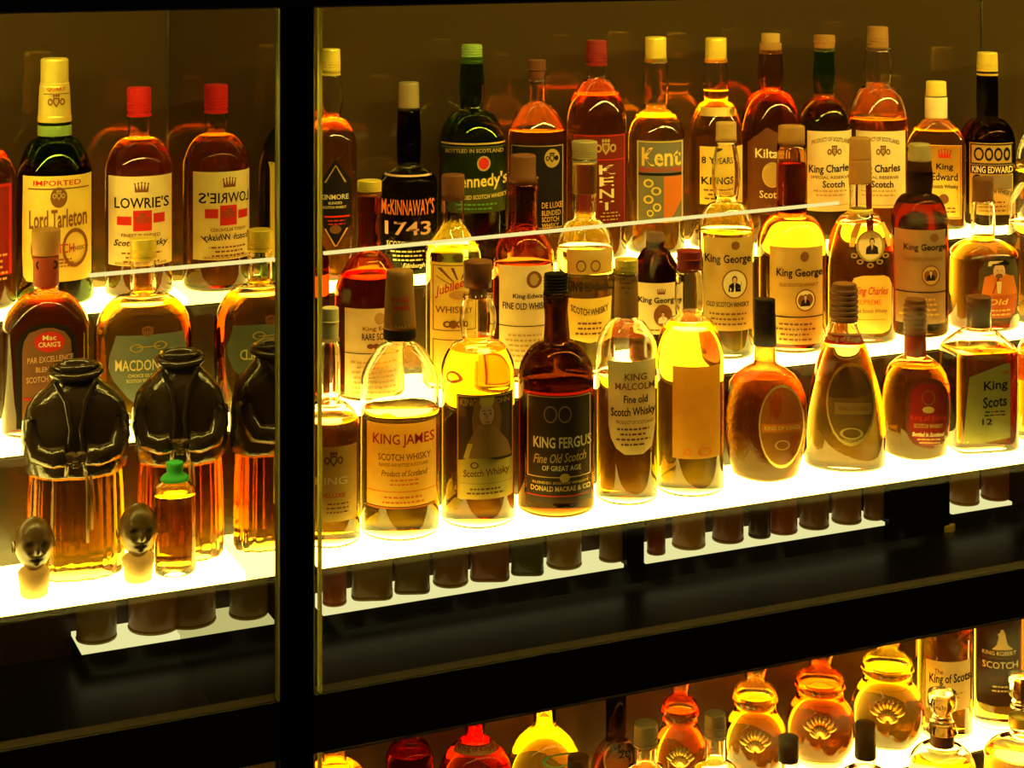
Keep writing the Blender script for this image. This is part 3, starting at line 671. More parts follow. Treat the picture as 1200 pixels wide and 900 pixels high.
bottle('oval decanter with portrait medallion, ribbon and arched gold label', 'middle', 1008, P(41, 13, .95, 320, 248, 214, 396, .0), 262, 'orange', n=2.3, asp=.7, yaw=.1,
       caps=[(161, 186, 12, 13, 'tan'), (186, 214, 13, 13.5, 'tan', 'plain', 'paper_seal'), (244, 257, 15, 17, 'yellow', 'knob', 'collar')],
       paper_=[('P', [(323, 1012, 1036), (326, 1001, 1042), (334, 997, 1045), (380, 997, 1045), (388, 1002, 1042), (391, 1012, 1034)], YLM), ('P', [(216, 1014, 1021), (252, 1015, 1023), (278, 1016, 1024)], DKRED), ('O', 1020, 289, 17, 18, 3, GOLDM), ('E', 1020, 289, 14, 16, CRM)],
       print_=[ ('H', 1022, 286, 12, BKM, SKIN), ('P', [(263, 1003, 1010), (275, 997, 1006), (290, 995, 1001)], YLM), ('P', [(263, 1031, 1036), (275, 1036, 1042), (290, 1040, 1044)], YLM),
               ('O', 1001, 300, 4, 3, 1.5, GOLDM), ('O', 1008, 307, 4, 3, 1.5, GOLDM), ('O', 1020, 311, 4, 3, 1.5, GOLDM), ('O', 1031, 307, 4, 3, 1.5, GOLDM), ('O', 1038, 300, 4, 3, 1.5, GOLDM),
               ('T', 'King Charles', 1021, 342, 40, 12, REDM, .35), ('T', 'SUPREME', 1019, 354, 28, 6, ORM), ('T', 'Old Scotch Whisky', 1021, 365, 38, 6, BRM, .2), ('R', 1004, 374, 1038, 374.8, ORM)])
bottle('very dark red bottle with brown-gold portrait label and greenish stopper', 'middle', 1077.5, P(33, 14, .95, 262, 226, 188, 392, .12), 236, 'dark', (.36, .18, .05),
       caps=[(168, 200, 12.5, 14, 'dull', 'plain')], paper_=[('R', 1048, 270, 1108, 380, solid((.30, .20, .09), .55))],
       print_=[('E', 1095, 279, 5, 5, BRM), ('T', '~King George', 1084, 291, 50, 10, BKM), ('T', 'OLD SCOTCH WHISKY', 1082, 304, 46, 4, BRM), ('E', 1091, 323, 11, 12, BRM), ('E', 1091, 323, 9.5, 10.5, TANM), ('H', 1091, 321, 8, BKM, SKIN), ('R', 1048, 342, 1108, 343.4, BKM), ('L', 1053, 350, 1103, 4, 6, TANM)])
bottle('broad-shouldered gold bottle with oval portrait of a bearded man in a feathered hat', 'middle', 1152, P(41, 13, .85, 300, 281, 234, 384, .08), 281, 'peach', caps=[(208, 236, 12.5, 12.5, 'brown')],
       paper_=[('P', [(301, 1168, 1180), (306, 1155, 1190), (318, 1147, 1193), (360, 1146, 1193), (371, 1150, 1192), (376, 1160, 1186)], solid((.07, .05, .02), .5))],
       print_=[('P', [(321, 1164, 1178), (325, 1154, 1188), (346, 1150, 1192), (348, 1150, 1192)], ORM), ('P', [(346, 1150, 1192), (368, 1152, 1190), (373, 1160, 1184)], ink((.5, .12, .03))), ('E', 1171, 318, 7, 9, SKIN), ('P', [(305, 1163, 1179), (309, 1160, 1183), (311, 1161, 1182)], BKM),
               ('P', [(306, 1160, 1176), (308.5, 1158, 1170), (312, 1158, 1161)], CRM), ('T', 'Old', 1170, 354, 24, 7, YLM, .2), ('A', 'HENRY', 1158, 302, 18, 5, 1, BRM), ('L', 1155, 363, 1186, 2, 5, YLM), ('P', [(324, 1170, 1172), (344, 1163, 1164)], DKRED), ('E', 1171, 323.5, 4.5, 2.8, BRM), ('P', [(330, 1168, 1174), (344, 1169, 1173)], CRM), ('E', 1169, 317, .8, .6, BKM), ('E', 1174, 317, .8, .6, BKM)])
bottle('peach bottle cut by the right edge of the picture on the middle shelf', 'middle', 1217, P(35, 14, .9, 245, 212, 190, 376), 262, 'peach', caps=[(165, 192, 14, 14, 'brown')])

# ================================================================== FRONT SHELF, right bay
bottle('amber bottle half hidden by the post at the left end of the front shelf', 'front', 387, P(35, 11, .8, 500, 470, 396, 638, .1), 490, 'amber',
       caps=[(360, 400, 10, 10, 'cream', 'capsule')], paper_=[('R', 372, 524, 418, 612, TANM)], print_=[('C', 391, 540, 12, BRM, GOLDM), ('T', 'KING', 388, 564, 38, 9, CRM), ('T', 'DELUXE', 390, 581, 30, 5, REDM), ('L', 380, 590, 412, 3, 5, BRM)])
bottle('clear bottle of pale gold with orange foil neck and red serif name, front shelf', 'front', 468.5, P(46, 14.5, .7, 448, 400, 388, 622), 478, 'gold',
       caps=[(316, 384, 16, 19, 'tan', 'plain', 'foil_capsule'), (384, 396, 19.2, 19.5, 'black', 'plain', 'black_band')],
       paper_=[('R', 430, 497, 511, 594, solid((.86, .68, .22), .5, 0, .5))],
       print_=[('T', 'KING JAMES', 473, 517, 72, 16, REDM), ('T', 'SCOTCH WHISKY', 474, 536, 62, 8, BRM), ('T', 'BLENDED AND BOTTLED IN SCOTLAND', 473, 545, 58, 4, BRM), ('T', 'Product of Scotland', 474, 555, 54, 7, BRM, .2), ('R', 430, 576, 511, 577, ORM), ('R', 430, 595, 511, 596.5, ORM), ('L', 450, 562, 498, 2, 5, ORM), ('L', 445, 582, 500, 2, 6, ORM)],
       cap_print=[(.0036, [('T', 'KING', 469, 358, 20, 7, REDM), ('T', 'JAMES', 469, 368, 22, 7, REDM)]), (.0050, [('T', 'QUART', 470, 390, 24, 5, GOLDM)])])
bottle('bottle with wooden stopper and dark portrait label of a long-haired king', 'front', 560, P(43, 17.5, .95, 435, 398, 344, 608, .25), 408, 'amber',
       caps=[(305, 336, 17, 16, 'wood', 'cork', 'wooden_stopper'), (336, 350, 10, 11, 'cork', 'plain', 'cork')],
       paper_=[('R', 535, 463, 601, 585, solid((.10, .055, .025), .5)), ('P', [(531, 555, 562), (541, 536, 601), (585, 536, 601)], YLM)],
       print_=[('T', 'KING', 549, 472, 20, 8, TANM), ('T', 'JOHN', 588, 472, 18, 8, TANM), ('P', [(466, 562, 580), (474, 556, 585), (490, 553, 588), (506, 554, 586), (512, 558, 582)], ink((.34, .17, .06))), ('E', 570.5, 486, 8.5, 13, SKIN), ('P', [(466, 563, 579), (472, 562, 579), (476, 564, 577)], YLM), ('R', 565, 481, 569, 481.8, BKM), ('R', 572, 481, 576, 481.8, BKM), ('P', [(485, 570, 571), (491, 569, 572)], ORM), ('P', [(497, 567, 574), (503, 569, 572)], ink((.3, .13, .04))), ('P', [(498, 560, 580), (520, 548, 595), (537, 544, 600)], ink((.40, .22, .08))), ('P', [(520, 548, 554), (537, 543, 549)], YLM),
               ('E', 568, 485, 1.2, .9, BKM), ('E', 575, 485, 1.2, .9, BKM), ('R', 569, 494, 574, 495, DKRED), ('T', '~Scotch Whisky', 570, 555, 54, 11, BRM, 0, .05), ('R', 538, 566, 600, 567, TANM), ('L', 542, 572, 596, 2, 5, BRM), ('F', 536, 464, 601, 585, 1, GOLDM), ('O', 556, 545, 5, 4, 1.5, BRM)])
bottle('near-black bottle with black cap and dark cream-lettered label, front shelf', 'front', 651.5, P(44.5, 15, .9, 442, 400, 342, 603, -.12), 450, 'dark', (.45, .27, .10),
       caps=[(320, 346, 14, 14, 'black', 'rings')], paper_=[('R', 617, 464, 693, 590, solid((.045, .03, .018), .45))],
       print_=[('O', 645, 486, 8, 10, 1.5, ink((.3, .2, .1))), ('O', 662, 486, 8, 10, 1.5, ink((.3, .2, .1))), ('T', '~KING FERGUS', 659, 519, 68, 13, CRM), ('T', 'Fine Old Scotch', 656, 537, 62, 11, TANM, .3, .05), ('T', 'OF GREAT AGE', 658, 549, 46, 6, CRM),
               ('F', 618, 465, 692, 560, 1, GOLDM), ('E', 662, 560, 6, 5, TANM), ('T', 'DONALD MACRAE & CO', 657, 573, 70, 6, GOLDM), ('T', 'BLENDED SCOTCH WHISKY', 657, 566, 66, 3, GOLDM), ('R', 618, 581, 692, 582, REDM)])
bottle('gold-capped bottle with shield-shaped cream label slipping down its front', 'front', 734, P(36, 14, .75, 410, 374, 316, 577, -.08), 438, 'amber',
       caps=[(303, 320, 13.5, 13.5, 'gold', 'screw'), (322, 370, 13.6, 14.5, 'tan', 'plain', 'neck_label')],
       paper_=[('P', [(424, 712, 768), (500, 713, 768), (515, 716, 766), (526, 722, 764), (533, 732, 754)], CRM)],
       print_=[('T', 'KING', 745, 442, 26, 8, BRM), ('T', 'MALCOLM', 744, 453, 46, 8, BRM), ('T', '~Fine old', 745, 468, 28, 9, BKM), ('T', '~Scotch Whisky', 742, 484, 52, 13, BKM, 0, .04), ('T', 'PRODUCT OF SCOTLAND', 744, 495, 44, 4, BRM), ('L', 722, 502, 762, 4, 6, BRM)],
       cap_print=[(.0010, [('L', 724, 335, 744, 5, 6, BRM)])])
bottle('clear round-shouldered bottle with red-brown cap showing the blank back of its label', 'front', 808, P(40, 16, .97, 425, 370, 314, 574, .12), 383, 'gold',
       caps=[(293, 317, 15, 14.5, 'dkred', 'capsule')], paper_=[('R', 788, 430, 844, 538, solid((.56, .38, .10), .5, 0, .6))],
       print_=[('O', 806, 530, 5, 4, 1.4, ORM), ('O', 826, 530, 8, 5, 1.4, ORM)])
def dimple(z, a): return 1 + .012 * sin(a * 42) * sin(z * 1500)
bottle('squat round pebbled-glass flask with long black neck cover, front shelf', 'front', 896.5, [(555, 20), (554, 25), (551, 31), (545, 37), (530, 44), (505, 48), (480, 48.5), (462, 47), (448, 42), (438, 34), (431, 24), (426, 14), (422, 12.5), (405, 12), (380, 11.5), (365, 11.5)],
       440, 'amber', (.86, .66, .38), n=2, asp=.66, yaw=.0, vary=True, mod=dimple, bump=.35, bs=260,
       caps=[(350, 364, 12, 12, 'black', 'screw', 'black_screw_cap'), (364, 404, 12.4, 13.5, 'black', 'plain', 'black_sleeve')],
       paper_=[('E', 916, 500, 26, 48, solid((.34, .19, .04), .3, .3, .4)), ('O', 916, 500, 27, 49, 1.8, GOLDM)],
       print_=[('R', 893, 497, 940, 507, ORM), ('T', 'KING OF KINGS', 917, 502, 42, 5, YLM), ('O', 917, 522, 9, 6, 1.5, GOLDM)])
bottle('teardrop bottle of bright gold with red neck label and oval gold medallion', 'front', 989.5, [(545, 34), (543, 40), (538, 44), (525, 46.5), (505, 47.5), (485, 46.5), (465, 43), (445, 38), (425, 32), (410, 27), (400, 23), (390, 18), (380, 14.5), (370, 14), (362, 14)],
       404, 'peach', n=2.2, asp=.62, yaw=.0, vary=True, caps=[(332, 376, 14.5, 15.5, 'brown', 'rings', 'brown_screw_cap')],
       paper_=[('P', [(391, 969, 1011), (404, 963, 1015)], REDM), ('E', 997, 474, 28, 48, solid((.32, .17, .035), .25, .5)), ('O', 997, 474, 29, 49, 2.2, GOLDM)],
       print_=[('R', 970, 391.5, 1011, 393, YLM), ('T', 'King of Kings', 989, 398, 38, 8, YLM), ('R', 978, 472, 1022, 486, solid((.45, .28, .08), .3, .5)), ('T', 'KING OF KINGS', 1000, 479, 34, 5, BRM), ('O', 998, 508, 14, 7, 1.8, GOLDM), ('T', 'WHISKY', 998, 517, 20, 5, GOLDM)])
bottle('squat brown flask with oval dark red label, between the teardrop and square bottles', 'front', 1072.5, [(532, 20), (530, 24), (526, 29), (515, 35), (495, 39.5), (470, 40.5), (450, 39), (436, 35), (427, 29), (421, 22), (416, 13), (410, 11.5), (395, 12), (380, 12), (366, 12)],
       428, 'orange', (.97, .85, .6), n=2.4, asp=.62, yaw=.0, vary=True, mod=dimple,
       caps=[(350, 392, 12.5, 13.5, 'brown', 'rings', 'brown_screw_cap'), (392, 416, 12.5, 13, 'redneck', 'plain', 'neck_label')],
       paper_=[('P', [(443, 1080, 1094), (448, 1070, 1103), (458, 1064, 1110), (475, 1061, 1112), (498, 1061, 1112), (512, 1064, 1110), (520, 1070, 1106), (525, 1080, 1096)], solid((.12, .03, .018), .4)), ('P', [(449, 1078, 1096), (460, 1068, 1107), (498, 1065, 1109), (512, 1070, 1105), (521, 1080, 1096)], DKRED)],
       print_=[('O', 1088, 466, 8, 9, 1.5, BRM), ('E', 1088, 480, 7, 4, TANM), ('T', 'King of Scots', 1088, 490, 42, 8, REDM), ('T', 'SCOTCH WHISKY', 1088, 499, 34, 5, TANM), ('T', 'Bottled in Scotland', 1088, 509, 38, 5, CRM, .3), ('L', 1074, 514, 1104, 2, 4, TANM)])
bottle('square clear bottle with slanted gold-green label turned to the right, front shelf', 'front', 1147, P(39, 14, .6, 412, 384, 362, 527), 408, 'amber', n=7, asp=.82, yaw=.45,
       caps=[(347, 360, 14.5, 14.5, 'brown', 'screw'), (360, 382, 13.8, 14, 'brown', 'plain', 'neck_label')],
       paper_=[('P', [(427, 1178, 1184), (441, 1136, 1184), (514, 1129, 1184), (519, 1128, 1150)], solid((.35, .33, .10), .4, .3))],
       print_=[('T', '~King', 1167, 453, 28, 14, BKM, 0, .08), ('T', 'of', 1178, 437, 7, 5, REDM), ('T', '~Scots', 1166, 471, 28, 13, BKM, 0, .08), ('L', 1152, 482, 1180, 2, 4, BKM), ('T', '12', 1157, 494, 12, 7, BKM)])
bottle('orange bottle cut by the right edge at the end of the front shelf', 'front', 1222, P(32, 13, .9, 425, 392, 350, 512), 412, 'orange', caps=[(330, 354, 13, 13, 'brown')], paper_=[('R', 1188, 420, 1240, 450, ORM)])

# ================================================================== LOWER CABINET
def low(label, cx, P_, level, liq, caps, tier='low_top', **k): return bottle(label, tier, cx, P_, level, liq, k.pop('gl', CLEAR), caps, **k)
ROUND = lambda hb, hn, yt, yb, ytop: [(yb, hb * .45), (yb - 2, hb * .5), (yb - 5, hb * .48), (yb - 9, hb * .5)] + [((yb - 9) + (yt - (yb - 9)) * t, max(hn, hb * sqrt(max(0, 1 - (1 - 2 * t) ** 2)) * .97 + hb * .03)) for t in [i / 16 for i in range(1, 16)]] + [(yt, hn), (ytop, hn)]
low('amber bottle beside the black post at the bottom left of the lower cabinet', 392, P(36, 14, .8, 912, 893, 850, 1000), 896, 'orange', [(825, 852, 14, 14, 'brown')])
low('dim dark red bottle in the lower cabinet, third from the black post', 480, P(28, 13, .9, 890, 868, 800, 1000), 880, 'dark', [(770, 803, 13, 13, 'brown')], gl=(.7, .35, .2))
bottle('round dark red bottle with cream band label in the lower cabinet', 'low_top', 557, ROUND(45, 12, 862, 985, 800), 866, 'red', (.9, .45, .25), caps=[(775, 806, 12, 12, 'dkred')], vary=True, asp=.8, n=2,
       paper_=[('P', [(873, 537, 580), (882, 532, 585), (886, 531, 586)], TANM)], print_=[('T', 'King of Kings', 558, 879, 42, 8, BRM)])
bottle('round flask of glowing yellow spirit in the lower cabinet', 'low_top', 638, ROUND(45, 13, 850, 978, 800), 856, 'gold', (1, .96, .75), caps=[(776, 806, 13, 13, 'gold')], asp=.8, paper_=[('O', 655, 893, 20, 8, 1.8, GRN)], vary=True)
bottle('dark bottle with round brown label behind the small greenish cap, lower cabinet', 'low_top', 722, ROUND(30, 12, 862, 965, 790), 868, 'dark', (.35, .2, .12), caps=[(770, 800, 12, 12, 'black')], asp=.9, vary=True,
       paper_=[('E', 728, 893, 20, 22, ink((.3, .1, .04))), ('O', 728, 893, 21, 23, 2, GOLDM)], print_=[('T', '20', 732, 885, 14, 8, BKM)])
def decant(label, cx, hb, ytopb, ybase, liq, ycol, gl=CLEAR):
    """round decanter with a ribbed collar and an embossed sprig of leaves"""
    y0 = ycol
    P_ = [(ybase, hb * .62), (ybase - 2, hb * .66), (ybase - 7, hb * .62), (ybase - 11, hb * .64)]
    ys, ye = ybase - 11, ytopb
    for i in range(1, 15):
        t = i / 15; P_.append((ys + (ye - ys) * t, max(hb * .66, hb * sqrt(max(0, 1 - (1.15 * (t * 2 - 1)) ** 2 * .74)))))
    P_ += [(ytopb, hb * .66), (ytopb - 3, hb * .72), (ytopb - 6, hb * .70), (ytopb - 16, hb * .62), (ytopb - 20, hb * .5), (ytopb - 23, hb * .34), (ytopb - 27, hb * .30), (ytopb - 34, hb * .34), (ytopb - 40, hb * .38), (ytopb - 46, hb * .34), (ytopb - 52, hb * .3), (ytopb - 60, hb * .3)]
    b = bottle(label, 'low_top', cx, P_, ytopb - 8, liq, gl, caps=[(ytopb - 84, ytopb - 58, hb * .36, hb * .3, 'gold', 'knob')], vary=True, asp=.85)
    mb = MB(); rnd = random.Random(cx); cyy = (ytopb + ybase) / 2
    EM = glass((1, .9, .6), 1.5, .05)
    for i in range(9):
        a = -1.0 + i * .25; L = hb * .42
        for q in (.5, 1.0):
            ex, ey = cx + sin(a) * L * q, cyy + hb * .3 - cos(a) * L * q * 1.5
            z = surf(b, ex, ey, .001)
            n_ = 8; w = .0045; dxx, dzz = sin(a), cos(a)
            vs = [(z[0] + (cos(2 * pi * k / n_) * .0035 * dzz + sin(2 * pi * k / n_) * .008 * dxx), z[1] - .0008, z[2] + (sin(2 * pi * k / n_) * .008 * dzz - cos(2 * pi * k / n_) * .0035 * dxx)) for k in range(n_)] + [(z[0], z[1] - .004, z[2])]
            mb.add(vs, [(k, (k + 1) % n_, n_) for k in range(n_)] + [tuple(range(n_ - 1, -1, -1))], GOLDM)
    mb.build('embossed_sprig', b.o)
    return b
decant('leftmost of the four round decanters with embossed sprigs, deep orange-red', 797, 31, 838, 945, 'red', 812, (1, .8, .55))
decant('orange round decanter, second of the four, behind a small black screw cap', 885, 37, 822, 925, 'orange', 790)
decant('red-amber round decanter, third of the four in the lower cabinet', 961, 41, 806, 908, 'orange', 772, (1, .82, .55))
b = decant('pale gold round decanter, rightmost and largest of the four', 1040, 43, 786, 892, 'gold', 755)
mb = MB(); shape(b, mb, ('T', 'SCOTCH WHISKY', 1040, 882, 44, 6, BRM), .0012); mb.build('printing', b.o)
low('tall pale gold bottle with gothic name on cream label, lower cabinet', 1106, P(32.5, 13, .8, 720, 690, 640, 872), 700, 'gold', [(612, 645, 13, 13, 'gold')],
    paper_=[('P', [(776, 1085, 1137), (833, 1085, 1137)], CRM)], print_=[('T', 'The', 1100, 788, 10, 6, BRM), ('T', '~King of Scots', 1113, 797, 48, 14, BKM, 0, .06), ('L', 1092, 812, 1132, 2, 5, TANM)])
low('tall bottle with black label and white statue emblem, right end of the lower cabinet', 1168, P(28.5, 13, .8, 718, 690, 640, 856), 706, 'gold', [(612, 645, 13, 13, 'black')],
    paper_=[('R', 1144, 730, 1195, 828, ink((.035, .015, .01)))], print_=[('P', [(738, 1173, 1176), (748, 1170, 1179), (756, 1168, 1181), (762, 1162, 1188)], CRM), ('E', 1174, 744, 5, 2.5, CRM), ('T', 'KING ROBERT', 1171, 766, 40, 5, CRM), ('R', 1150, 771, 1192, 771.8, BRM), ('T', 'SCOTCH', 1172, 780, 42, 8, CRM),
      ('T', 'WHISKY', 1172, 796, 26, 4, BRM), ('L', 1160, 804, 1188, 2, 5, CRM)])
low('deep orange bottle cut by the right edge of the lower cabinet', 1221, P(27, 12, .8, 716, 690, 640, 846), 700, 'red', [(612, 645, 13, 13, 'black')])
low('round amber bottle seen at the bottom edge, left of the black post', 296, ROUND(40, 13, 902, 1010, 860), 906, 'gold', [(835, 862, 12, 12, 'gold')], asp=.8)
T2 = dict(tier='low_middle')
low('clear bottle with greenish cap in front of the dark round label, bottom edge', 757, P(34, 13, .8, 930, 896, 870, 1060), 930, 'gold', [(847, 873, 13.5, 14, 'dull', 'screw')], **T2)
low('clear bottle with gold-green cap between two orange decanters, bottom edge', 838, P(34, 12, .8, 920, 892, 860, 1044), 915, 'pale', [(835, 864, 12, 12.5, 'dull', 'screw')], **T2)
low('bottle with plain black cap below the second decanter, bottom edge', 924, P(36, 11, .8, 935, 910, 888, 1030), 935, 'amber', [(863, 891, 12, 12, 'black')], **T2)
low('bottle with black cap printed blue and gold, below the third decanter', 1014, P(36, 11, .8, 920, 900, 880, 1014), 925, 'amber', [(847, 887, 12, 12.5, 'black', 'plain', 'printed_cap')], **T2)
low('bottle with dark cap in front of the glowing yellow flask, bottom edge', 678, P(36, 13, .8, 945, 920, 905, 1075), 950, 'amber', [(886, 908, 13, 13, 'black')], **T2)
low('cut-glass decanter with clear stopper below the gothic cream label', 1104, P(38, 12, .9, 895, 872, 858, 998), 897, 'gold', [(810, 843, 17, 12, glass((1, .98, .9), 1.5), 'knob', 'glass_stopper'), (846, 857, 15, 18, glass((1, .98, .9), 1.5), 'plain', 'glass_rim'), (858, 872, 14, 14, 'brown', 'plain', 'neck_band')], **T2)
low('orange bottle with glass stopper at the bottom right corner', 1196, P(42, 12, .9, 885, 865, 852, 985), 880, 'peach', [(790, 828, 15, 12, glass((1, .98, .9), 1.5), 'knob', 'glass_stopper'), (838, 850, 14, 14, 'gold', 'plain', 'neck_band')], **T2)
# ================================================================== robed figure decanters, head stoppers
ROBE = solid((.040, .022, .007), .16, 0, 0, .9, 130, .6, .2)
SKIRT = glass((.90, .74, .36), 1.42, .05)
def robed(label, cx, hw, ytop, ywaist, ybase, dy, caplab, skirt_liq, seed):
    y0, z0, yc = TIER['front']; Y = yc + dy; X = X_at(cx, Y); d = depth(X, Y); px = d / FPX
    face = -math.atan2(X, Y - CY); o = thing('figure_decanter', label, 'decanter', (X, Y, z0), face)
    zt = Z_at(ytop, d); zw = Z_at(ywaist, d); H = hw * px
    sec = section(2, .62, 96)
    # pleated skirt, filled with spirit
    def pl(z, a): return 1 + .035 * sin(15 * a + seed) * min(1, max(0, (zw + .02 - z) / .03)) + .012 * sin(31 * a + 1.3)
    R = [(0, H * .86), (.0012, H * .93), (.004, H * .98), (.012, H * .99)]
    for i in range(1, 10): t = i / 9; R.append((.012 + (zw + .006 - .012) * t, H * (.99 - .06 * t + .02 * sin(3 * t))))
    mb = MB(); loft(mb, R, sec, SKIRT, mod=pl); mb.build('skirt', o)
    m2 = MB(); loft(m2, [(.006, H * .82), (.012, H * .87), (zw * .5, H * .84), (zw * .97, H * .82)], sec, liquid_mat(LIQ[skirt_liq])); m2.build('spirit', o)
    # cape and arms
    def cape(z, a):
        f = 1 + .03 * sin(5 * a + seed) * sin(z * 60)
        q = (z - zw) / (zt - zw)
        if q < .28: f += .05 * abs(sin(4 * a + .6)) * (1 - q / .28)
        f += .07 * exp(-((q - .42) / .2) ** 2) * (abs(cos(a)) ** 3)        # elbows
        return f
    T = zt - zw
    R = [(zw + T * q, H * r) for q, r in ((-.02, .62), (-.04, .86), (0, 1.0), (.06, 1.04), (.14, 1.06), (.22, 1.07), (.3, 1.06), (.38, 1.05), (.46, 1.03), (.54, 1.0), (.62, .98), (.70, .86), (.77, .70), (.82, .56), (.86, .46), (.90, .42), (.94, .44), (.97, .5), (1.0, .47), (.985, .40), (.95, .36))]
    mb = MB(); loft(mb, R, sec, ROBE, mod=cape); cb = mb.build('cape', o)
    # rolled collar, lapels, clasped hands, folds
    def tube(pts, r0, mat, name, parent, seg=8, r1=None):
        mb = MB(); vs = []; n = len(pts)
        for i, p in enumerate(pts):
            a = pts[max(0, i - 1)]; c = pts[min(n - 1, i + 1)]
            t = [c[k] - a[k] for k in range(3)]; l = sqrt(sum(q * q for q in t)) or 1; t = [q / l for q in t]
            u = (-t[2], 0, t[0]) if abs(t[1]) > .3 or abs(t[0]) + abs(t[2]) > .1 else (1, 0, 0)
            lu = sqrt(sum(q * q for q in u)) or 1; u = [q / lu for q in u]
            w = [t[1] * u[2] - t[2] * u[1], t[2] * u[0] - t[0] * u[2], t[0] * u[1] - t[1] * u[0]]
            rr = r0 + ((r1 or r0) - r0) * i / (n - 1)
            for k in range(seg):
                q = 2 * pi * k / seg; vs.append([p[j] + rr * (cos(q) * u[j] + sin(q) * w[j]) for j in range(3)])
        fs = [(i * seg + k, i * seg + (k + 1) % seg, (i + 1) * seg + (k + 1) % seg, (i + 1) * seg + k) for i in range(n - 1) for k in range(seg)]
        fs += [tuple(range(seg)), tuple(range((n - 1) * seg, n * seg))]
        mb.add(vs, fs, mat); return mb.build(name, parent)
    rc = H * .50
    tube([(rc * cos(a), rc * .66 * sin(a) - .001, zw + T * (.93 + .04 * sin(a))) for a in [2 * pi * i / 28 for i in range(29)]], .0048, ROBE, 'rolled_collar', cb)
    yf = -H * .62
    for s_ in (-1, 1):
        tube([(s_ * H * .42, yf * .62, zw + T * .86), (s_ * H * .20, yf * .98, zw + T * .70), (s_ * H * .10, yf * 1.12, zw + T * .45), (s_ * H * .16, yf * 1.12, zw + T * .2), (s_ * H * .2, yf * 1.05, zw + T * .02)], .0030, ROBE, 'robe_fold', cb)
        # sleeves meeting at the belly
        tube([(s_ * H * .9, yf * .35, zw + T * .50), (s_ * H * .92, yf * .6, zw + T * .34), (s_ * H * .78, yf * .92, zw + T * .22), (s_ * H * .45, yf * 1.14, zw + T * .20), (s_ * H * .2, yf * 1.2, zw + T * .22)], .0105, ROBE, 'sleeve', cb, 12, .0125)
        hand = MB()
        loft(hand, [(-.004, .004), (-.002, .0062), (.002, .0072), (.006, .0066), (.009, .004)], section(2, .8, 16), solid((.12, .06, .02), .2, coat=.6))
        ho = hand.build('hand', o, (s_ * H * .10, yf * 1.25, zw + T * .18))
        for f in range(4): tube([(0, -.0045 + f * .0004, .006 - f * .0036), (-s_ * .004, -.0078, .005 - f * .0036), (-s_ * .0085, -.0066, .004 - f * .0036)], .0017, solid((.12, .06, .02), .2, coat=.6), 'finger', ho, 6, .0013)
    # rope girdle with hanging ends
    GM = solid((.30, .20, .07), .4, .2)
    tube([(H * .22, yf * 1.02, zw + .002), (H * .24, yf * 1.10, zw - .02), (H * .235, yf * 1.10, zw * .55), (H * .24, yf * 1.10, zw * .38)], .0016, GM, 'rope_end', o, 8)
    tube([(H * .30, yf * 1.0, zw + .002), (H * .33, yf * 1.06, zw - .02), (H * .33, yf * 1.06, zw * .5)], .0014, GM, 'rope_end', o, 8)
    return o
robed('robed friar decanter without its head, leftmost, in front of the dark red square bottle', 89, 55, 425, 549, 676, .012, '', 'gold', 0)
robed('robed friar decanter without its head, under the heart-shaped label', 211, 49, 411, 535, 657, .018, '', 'amber', 1.2)

